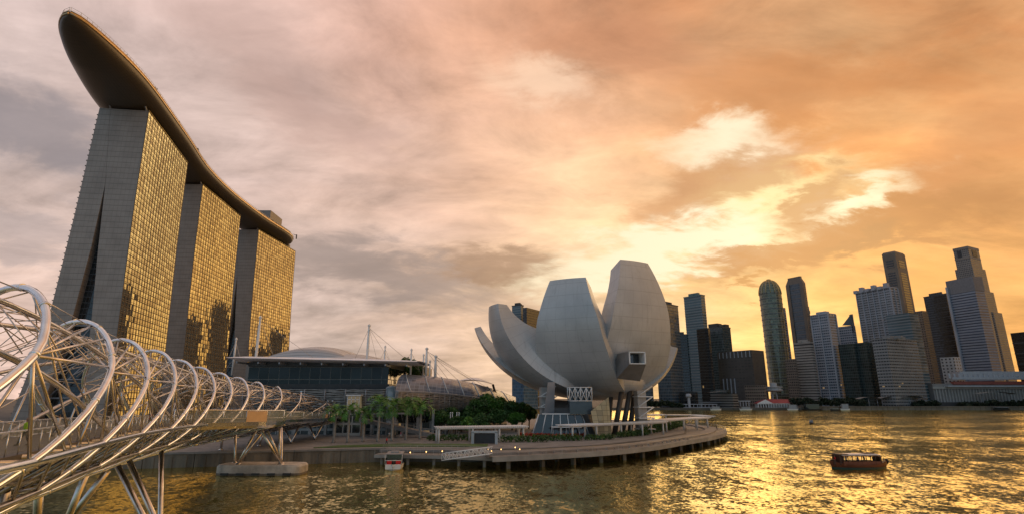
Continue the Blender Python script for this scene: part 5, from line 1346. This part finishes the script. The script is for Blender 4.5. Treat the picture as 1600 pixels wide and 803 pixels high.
m.build('crenellation', M_bandwhite, r[0])
r = tower(OT, 'very tall brown tower with vertical window strips behind the white gridded tower', 1377, 1398, 1413, 394, 900, mat('brown_tower_stone', (.21, .165, .125), .7, var=.12, nscale=.05), psi=R(58), crown='none')
A, B, D_, E, z1, yaw, cen, Lw, Rw = r[1:]
m = MB(); m.prism([A, B, D_, E], z1, z1 + 3, taper=[cen + (q - cen) * .85 for q in (A, B, D_, E)]); m.build('sloped_roof', M_brown, r[0])
m = MB()
for s0_, s1_ in ((A, B), (B, D_)):
    dd = (s1_ - s0_).normalized(); nn = Vector((dd.y, -dd.x)); L_ = (s1_ - s0_).length
    a_ = s0_ + dd * L_ * .22 + nn * .25; b_ = s0_ + dd * L_ * .78 + nn * .25
    for z0_, z1_ in ((GZ + 20, z1 * .48), (z1 * .51, z1 - 34), (z1 - 26, z1 - 12)):
        m.poly([(a_.x, a_.y, z0_), (b_.x, b_.y, z0_), (b_.x, b_.y, z1_), (a_.x, a_.y, z1_)], 0, [(0, z0_), (L_ * .56, z0_), (L_ * .56, z1_), (0, z1_)])
m.build('window_strip', facade('strip_windows', (.17, .13, .10), (.025, .022, .02), 4.2, 60, .62, 1, .2), r[0])
tower(OT, 'brown slab half hidden right of the very tall brown tower', 1428, 1440, 1449, 485, 860, F_brown, crown='none')
tower(OT, 'glassy block with slanted top in front of the very tall brown tower', 1383, 1420, 1434, 488, 720, F_teal, band=(7.6, .5, .3), crown='none')
tower(OT, 'broad pale banded block in the lower middle of the skyline', 1362, 1384, 1432, 529, 690, F_pale, band=(3.8, 1.0, .5), bm=M_bandpale)
tower(OT, 'black tower between the pale banded block and the blue banded tower', 1442, 1478, 1482, 459, 860, F_black, band=(7.6, .5, .25), bm=M_roofdark)
r = tower(OT, 'blue tower with horizontal white bands and blank grey crown', 1477, 1519, 1533, 433, 800, F_blue, band=(4.0, .9, .5), bm=mat('blue_band', (.20, .23, .28), .5), crown='none')
A, B, D_, E, z1 = r[1:6]
m = MB(); m.prism([q + (q - r[7]).normalized() * 1.0 for q in (A, B, D_, E)], z1 - 20, z1 + 1.5); m.build('crown_wall', mat('crown_grey', (.19, .19, .20), .6), r[0])
m = MB(); q = A; m.box((q.x - .5, q.y, (z1 - 8) / 2), (3, 4, z1 - 8), r[6]); m.build('white_fin', M_bandwhite, r[0])
# stepped beige tower
r = tower(OT, 'tall stepped beige tower rising behind the blue banded tower', 1488, 1512, 1528, 386, 1010, F_beige, psi=R(62), crown='none')
A, B, D_, E, z1, yaw, cen, Lw, Rw = r[1:]
for f, dz in ((1.18, 40), (1.42, 85), (1.62, 130)):
    m = MB(); m.prism([cen + (q - cen) * f for q in (A, B, D_, E)], GZ, z1 - dz); m.build('setback', F_beige, r[0])
m = MB(); m.prism([cen + (q - cen) * 1.03 for q in (A, B, D_, E)], z1 - 3, z1 + 2); m.prism([cen + (q - cen) * 1.02 for q in (A, B, D_, E)], z1 - 22, z1 - 19); m.build('cornice', M_beige, r[0])
m = MB(); q = A.lerp(B, .35); m.box((q.x, q.y - .3, z1 - 11), (Lw * .25, 1.2, 13), yaw); q = B.lerp(D_, .5); m.box((q.x + .3, q.y, z1 - 11), (1.2, Rw * .4, 13), yaw); build_each(m, 'dark_recess', M_dark, r[0])
tower(OT, 'beige slab right of the blue banded tower', 1548, 1552, 1565, 487, 930, F_beige, psi=R(62), crown='none')
tower(OT, 'dark cut-off tower at the right edge of the skyline', 1578, 1600, 1640, 518, 800, F_black, band=(15, 1.6, .4), bm=M_roofdark, crown='none')
tower('hotel_annex', 'small white block with dark square windows left of the colonnaded building', 1468, 1490, 1500, 557, 740, facade('annex', (.48, .48, .48), (.05, .05, .06), 4.2, 5, .5, .45, .2), crown='none')
for x_, ya_, yb_, h_, lb in ((720, 470, 532, 225, 'unseen dark glass tower added beyond the right edge of the view to be mirrored in the hotel glass, the lowest of three'), (726, 536, 596, 272, 'unseen dark glass tower added beyond the right edge of the view to be mirrored in the hotel glass, middle of three'), (722, 620, 690, 318, 'unseen dark glass tower added beyond the right edge of the view to be mirrored in the hotel glass, tallest of three')):  # unseen towers, added for their dark reflections in the hotel glass
    root = empty('office_tower', (x_, (ya_ + yb_) / 2, GZ), lb, 'office tower'); m = MB(); m.prism([(x_, ya_), (x_ + 45, ya_), (x_ + 45, yb_), (x_, yb_)], GZ, h_, 0, mtop=1); m.build('facade', [F_black, M_roofdark], root)
    m = MB(); m.box((x_ + 20, (ya_ + yb_) / 2, h_ + 4), (20, 30, 8)); m.build('roof_plant', M_roofdark, root)
# low buildings behind the trees so that the shore has depth
for px0, px1, yt, Y, mm, lb in ((1110, 1140, 608, 690, F_green, 'low green glass hall left of the stepped office podium'), (1163, 1196, 601, 700, F_brown, 'brown low-rise in front of the massive cubic building'),
                                (1000, 1020, 600, 700, F_dkblue, 'dark low-rise between the museum and the round stair'), (1226, 1244, 560, 800, F_brown, 'brown slab right of the round tower base'), (1062, 1090, 612, 690, F_black, 'low black podium under the teal banded tower')):
    tower('low_building', lb, px0, px1 - 3, px1, yt, Y, mm, crown='none')
# long colonnaded building
fx0, fx1 = xat(1462, 715, 12), xat(1720, 715, 12); fu = empty('colonnaded_building', (fx0, 715, GZ), 'long grey colonnaded waterfront building with red band and white upper storey', 'building')
m = MB(); m.box(((fx0 + fx1) / 2, 730, 11), (fx1 - fx0, 28, 17)); m.build('wall', mat('grey_stone', (.24, .23, .22), .7, var=.15, nscale=.08), fu)
m = MB(); n = 52
for i in range(n + 1): x = fx0 + 3 + (fx1 - fx0 - 6) * i / n; m.box((x, 715.6, 10), (1.5, 1.6, 11))
m.box(((fx0 + fx1) / 2, 715.4, 16.6), (fx1 - fx0 + 2, 2.6, 1.6)); m.box(((fx0 + fx1) / 2, 715.4, 4), (fx1 - fx0 + 2, 2.6, 1.6)); m.build('colonnade', mat('pale_stone', (.34, .33, .31), .7), fu)
m = MB(); m.box(((fx0 + fx1) / 2 + 12, 716, 20), (fx1 - fx0 - 28, 5, 2.2)); m.build('red_band', facade('red_wall', (.28, .07, .05), (.05, .04, .04), 3.6, 4.5, .5, .5, .3), fu)
m = MB(); m.box(((fx0 + fx1) / 2 + 12, 715, 23.2), (fx1 - fx0 - 24, 8, 1.6)); m.box(((fx0 + fx1) / 2 + 20, 722, 26), (fx1 - fx0 - 34, 16, 4.5)); m.box(((fx0 + fx1) / 2 + 8, 712, 17.7), (fx1 - fx0 - 12, 6, .9))
for i in range(34): x = fx0 + 22 + i * 6.4; m.box((x, 713.6, 25), (2.4, 2, 3.5))
m.build('white_storey', mat('white_storey_paint', (.42, .44, .48), .6, var=.1), fu); fu.scale.z = 1.75
# riverside observation disc on a stalk
c = P(1209, 605, 720); od = empty('lookout_pavilion', (c.x, 720, GZ), 'white disc-shaped lookout on stilts behind the red-roofed pier', 'lookout')
m = MB(); R1 = (K(1221, 605) - K(1196, 605)) * 720 / 2; m.lathe((c.x, 720, 0), [(R1 * .7, 22), (R1, 23.5), (R1, 24.6), (R1 * .85, 25), (R1 * .85, 27), (R1 * 1.02, 27.4), (R1 * 1.02, 28.4), (R1 * .4, 28.8), (R1 * .4, 33), (.5, 33.4)], 30, sm=False); m.build('disc', mat('disc_grey', (.38, .39, .40), .5), od)
for q in range(4): m = MB(); a = q * 1.57 + .4; m.tube([(c.x + math.cos(a) * 4, 720 + math.sin(a) * 4, GZ), (c.x + math.cos(a) * 3, 720 + math.sin(a) * 3, 22.5)], .7, 8); m.build('stalk', M_bandwhite, od)
# red-roofed pier
x0, x1 = xat(1183, 700, 5), xat(1246, 700, 5); pr = empty('pier_pavilion', (x0, 700, 0), 'white arcaded pier pavilion with a bright red hipped roof', 'pavilion')
m = MB(); m.box(((x0 + x1) / 2, 706, 1.2), (x1 - x0 + 6, 16, 2.0)); m.build('platform', M_conc, pr)
m = MB(); xg = x0 + 18
for i in range(16): m.box((x0 + 1 + (x1 - x0 - 2) * i / 15, 699, 4.6), (.9, .9, 5))
m.box(((x0 + x1) / 2, 699, 7.4), (x1 - x0, 1.2, 1.2)); m.box(((x0 + x1) / 2, 708, 4.6), (x1 - x0 - 2, 1, 5)); m.build('arcade', M_white, pr)
m = MB(); m.poly([(x0 - 1, 697.5, 7.6), (xg + 1, 697.5, 7.6), ((x0 + xg) / 2 + 1, 697.5, 12.6)]); m.poly([(x0 + 6, 697.2, 7.7), (xg - 5, 697.2, 7.7), ((x0 + xg) / 2 + 1, 697.2, 10.8)]); m.build('gable', M_white, pr)
m = MB(); zr = 12.8
m.poly([(xg - 6, 697.5, 8.0), (x1, 697.5, 8.0), (x1 - 4, 704, zr), (xg - 8, 704, zr)]); m.poly([(x1, 697.5, 8), (x1, 711, 8), (x1 - 4, 704, zr)]); m.poly([(x1, 711, 8), (x0, 711, 8), (xg - 8, 704, zr), (x1 - 4, 704, zr)]); m.poly([(x0, 711, 8), (x0 - 1, 697.5, 7.7), ((x0 + xg) / 2 + 1, 697.6, 12.6), (xg - 8, 704, zr)])
m.build('roof', mat('red_roof', (.30, .05, .06), .6, var=.12), pr)
# white boat station with little tower, left
c = P(1077, 632, 690); bs = empty('boat_station', (c.x, 690, 0), 'white landing station with a slim look-out turret on the far shore', 'boat station')
m = MB(); m.box((c.x + 12, 693, 6.8), (44, 8, .7)); m.box((c.x + 12, 693, 3), (44, 9, .9))
for i in range(10): m.box((c.x - 9 + i * 4.7, 689.5, 5), (.6, .6, 4))
m.build('hall', M_bandwhite, bs)
m = MB(); m.box((c.x, 690, 9), (2.6, 2.6, 14)); m.lathe((c.x, 690, 15), [(2.5, 0), (3.4, 1), (3.4, 3.2), (2.6, 3.6), (2.6, 4.4)], 14); m.build('turret', M_bandwhite, bs)
m = MB(); m.box((c.x + 26, 696, 9), (38, 7, 1.6)); m.build('upper_roof', M_bandgrey, bs)
# stepped office podium
r = tower('low_building', 'stepped grey podium with pale canopy roof in front of the massive cubic building', 1110, 1144, 1152, 614, 680, facade('podium_bands', (.17, .165, .16), (.05, .05, .05), 3.0, 60, .5, 1, .2), band=(3, 1.1, .9), bm=mat('podium_band', (.19, .18, .17), .6), crown='none')
m = MB(); q = r[2]; m.grid(lambda i, j: (q.x - 26 + 34 * i, q.y - 2 + 12 * j, r[5] + 1.2 + 1.8 * math.sin(i * 3.14 * .6)), 10, 2); m.build('canopy', M_bandwhite, r[0])
# small portal on the promenade
c = P(1161, 628, 690); m = MB(); m.box((c.x, 690, 10.6), (17, 4, 1))
for i in range(5): m.box((c.x - 7 + i * 3.5, 690, 7.5), (.9, .9, 6))
tag(m.build('portal_frame', M_bandwhite, origin=(c.x, 690, GZ)), 'white open portal frame on the far promenade left of the red roof', 'portal')
# shoreline ground, seawall and canopies
m = MB(); shore = [(-40, 745), (40, 700), (100, 682), (1400, 682), (3000, 760), (3000, 800), (-40, 800)]; m.prism(shore, -1.5, GZ - .05); tag(m.build('far_bank', mat('far_bank_ground', (.10, .095, .08), .9, var=.25, nscale=.05)), kind='structure')
m = MB(); xa, xb = xat(1250, 682, 3), xat(1760, 682, 3)
n = 60
for i in range(n): x = xa + (xb - xa) * (i + .5) / n; m.box((x, 681.6, 1.9), ((xb - xa) / n - .4, 1.2, 4.6)); 
m.box(((xa + xb) / 2, 681, 4.4), (xb - xa, 2.4, .6)); tag(m.build('sea_wall', mat('seawall_stone', (.20, .17, .13), .8, var=.25, nscale=.05)), 'low stone sea wall with railing along the far promenade below the skyline', 'wall')
for i, (pa, pb, ya, lb) in enumerate([(1338, 1376, 619, 'left of three pale curved roof canopies on the far promenade'), (1372, 1408, 618, 'middle of three pale curved roof canopies on the far promenade'), (1402, 1440, 617, 'right of three pale curved roof canopies on the far promenade'), (1525, 1585, 611, 'long pale wing-shaped canopy in front of the colonnaded building')]):
    a = P(pa, ya + 4, 700); b = P(pb, ya + 4, 700); m = MB(); m.grid(lambda u_, v_: (a.x + (b.x - a.x) * u_, 694 + 12 * v_, a.z - 1 + 3.6 * math.sin(math.pi * (.12 + u_ * .8)) ** 1.0), 12, 3, sm=True); o = m.build('roof', M_bandpale)
    root = empty('canopy', (a.x, 700, GZ), lb, 'canopy'); o.parent = root; o.location = -Vector((a.x, 700, GZ))
    for f in (.15, .5, .85): m = MB(); x = a.x + (b.x - a.x) * f; m.tube([(x, 700, GZ), (x, 700, a.z + 1)], .4, 6); m.build('post', M_grey, root)
m = MB(); xa, xb = xat(1400, 705, 5), xat(1560, 705, 5); m.box(((xa + xb) / 2, 705, 6), (xb - xa, 10, 6.4)); tag(m.build('arcade_building', F_black), 'low dark arcade building along the far promenade behind the canopies', 'building')
# far shore trees: each its own
rg = random.Random(5); k = 0; M_leafd = mat('leaf_dark', (.014, .028, .010), .7, var=.4, nscale=.1)
LB = ['dark rounded tree in the row along the far shore']
for px in np.linspace(1240, 1345, 16):
    tree(px, 694 + rg.uniform(-4, 10), rg.uniform(11, 16), rg.uniform(10, 14), LB[0], 100 + k, M_leafd, 500, group='trees along the far shore', size=1.3, name='shore_tree', low=.15); k += 1
for px in np.concatenate([np.linspace(1005, 1062, 7), np.linspace(1430, 1462, 4), np.linspace(1500, 1610, 13)]):
    tree(px, 692 + rg.uniform(-3, 6), rg.uniform(8, 12.5), rg.uniform(9, 13), LB[0], 100 + k, M_leafd, 450, group='trees along the far shore', size=1.3, name='shore_tree', low=.15); k += 1
# moored craft along the far shore
for i, (px, L_, h_, lb) in enumerate([(1118, 14, 3, 'low white launch moored left of the red-roofed pier'), (1165, 16, 2.6, 'white launch moored at the pale portal frame'), (1238, 14, 5, 'white cabin boat at the right end of the red-roofed pier'), (1268, 26, 6, 'dark glass-sided barge moored right of the red-roofed pier'), (1304, 12, 1.8, 'thin low boat in front of the far sea wall'), (1320, 12, 6, 'white cabin boat right of the dark barge'), (1564, 22, 2.2, 'dark long boat moored below the colonnaded building')]):
    Y = 676 if i != 4 else 640; c = P(px, 634, Y); root = empty('moored_boat', (c.x, Y, 0), lb, 'boat')
    m = MB(); hull(m, L_, L_ * .26, 1.5); o = m.build('hull', M_white if 'white' in lb else M_dark); o.parent = root
    m = MB(); m.box((0, 0, 1.2 + h_ / 2), (L_ * .6, L_ * .2, h_)); o = m.build('cabin', mat('boat_cabin_grey', (.3, .32, .34), .5) if 'white' in lb else M_dglass); o.parent = root
    m = MB(); m.box((0, 0, 1.3 + h_), (L_ * .66, L_ * .24, .3)); o = m.build('roof', M_bandwhite if i != 3 else M_dark); o.parent = root
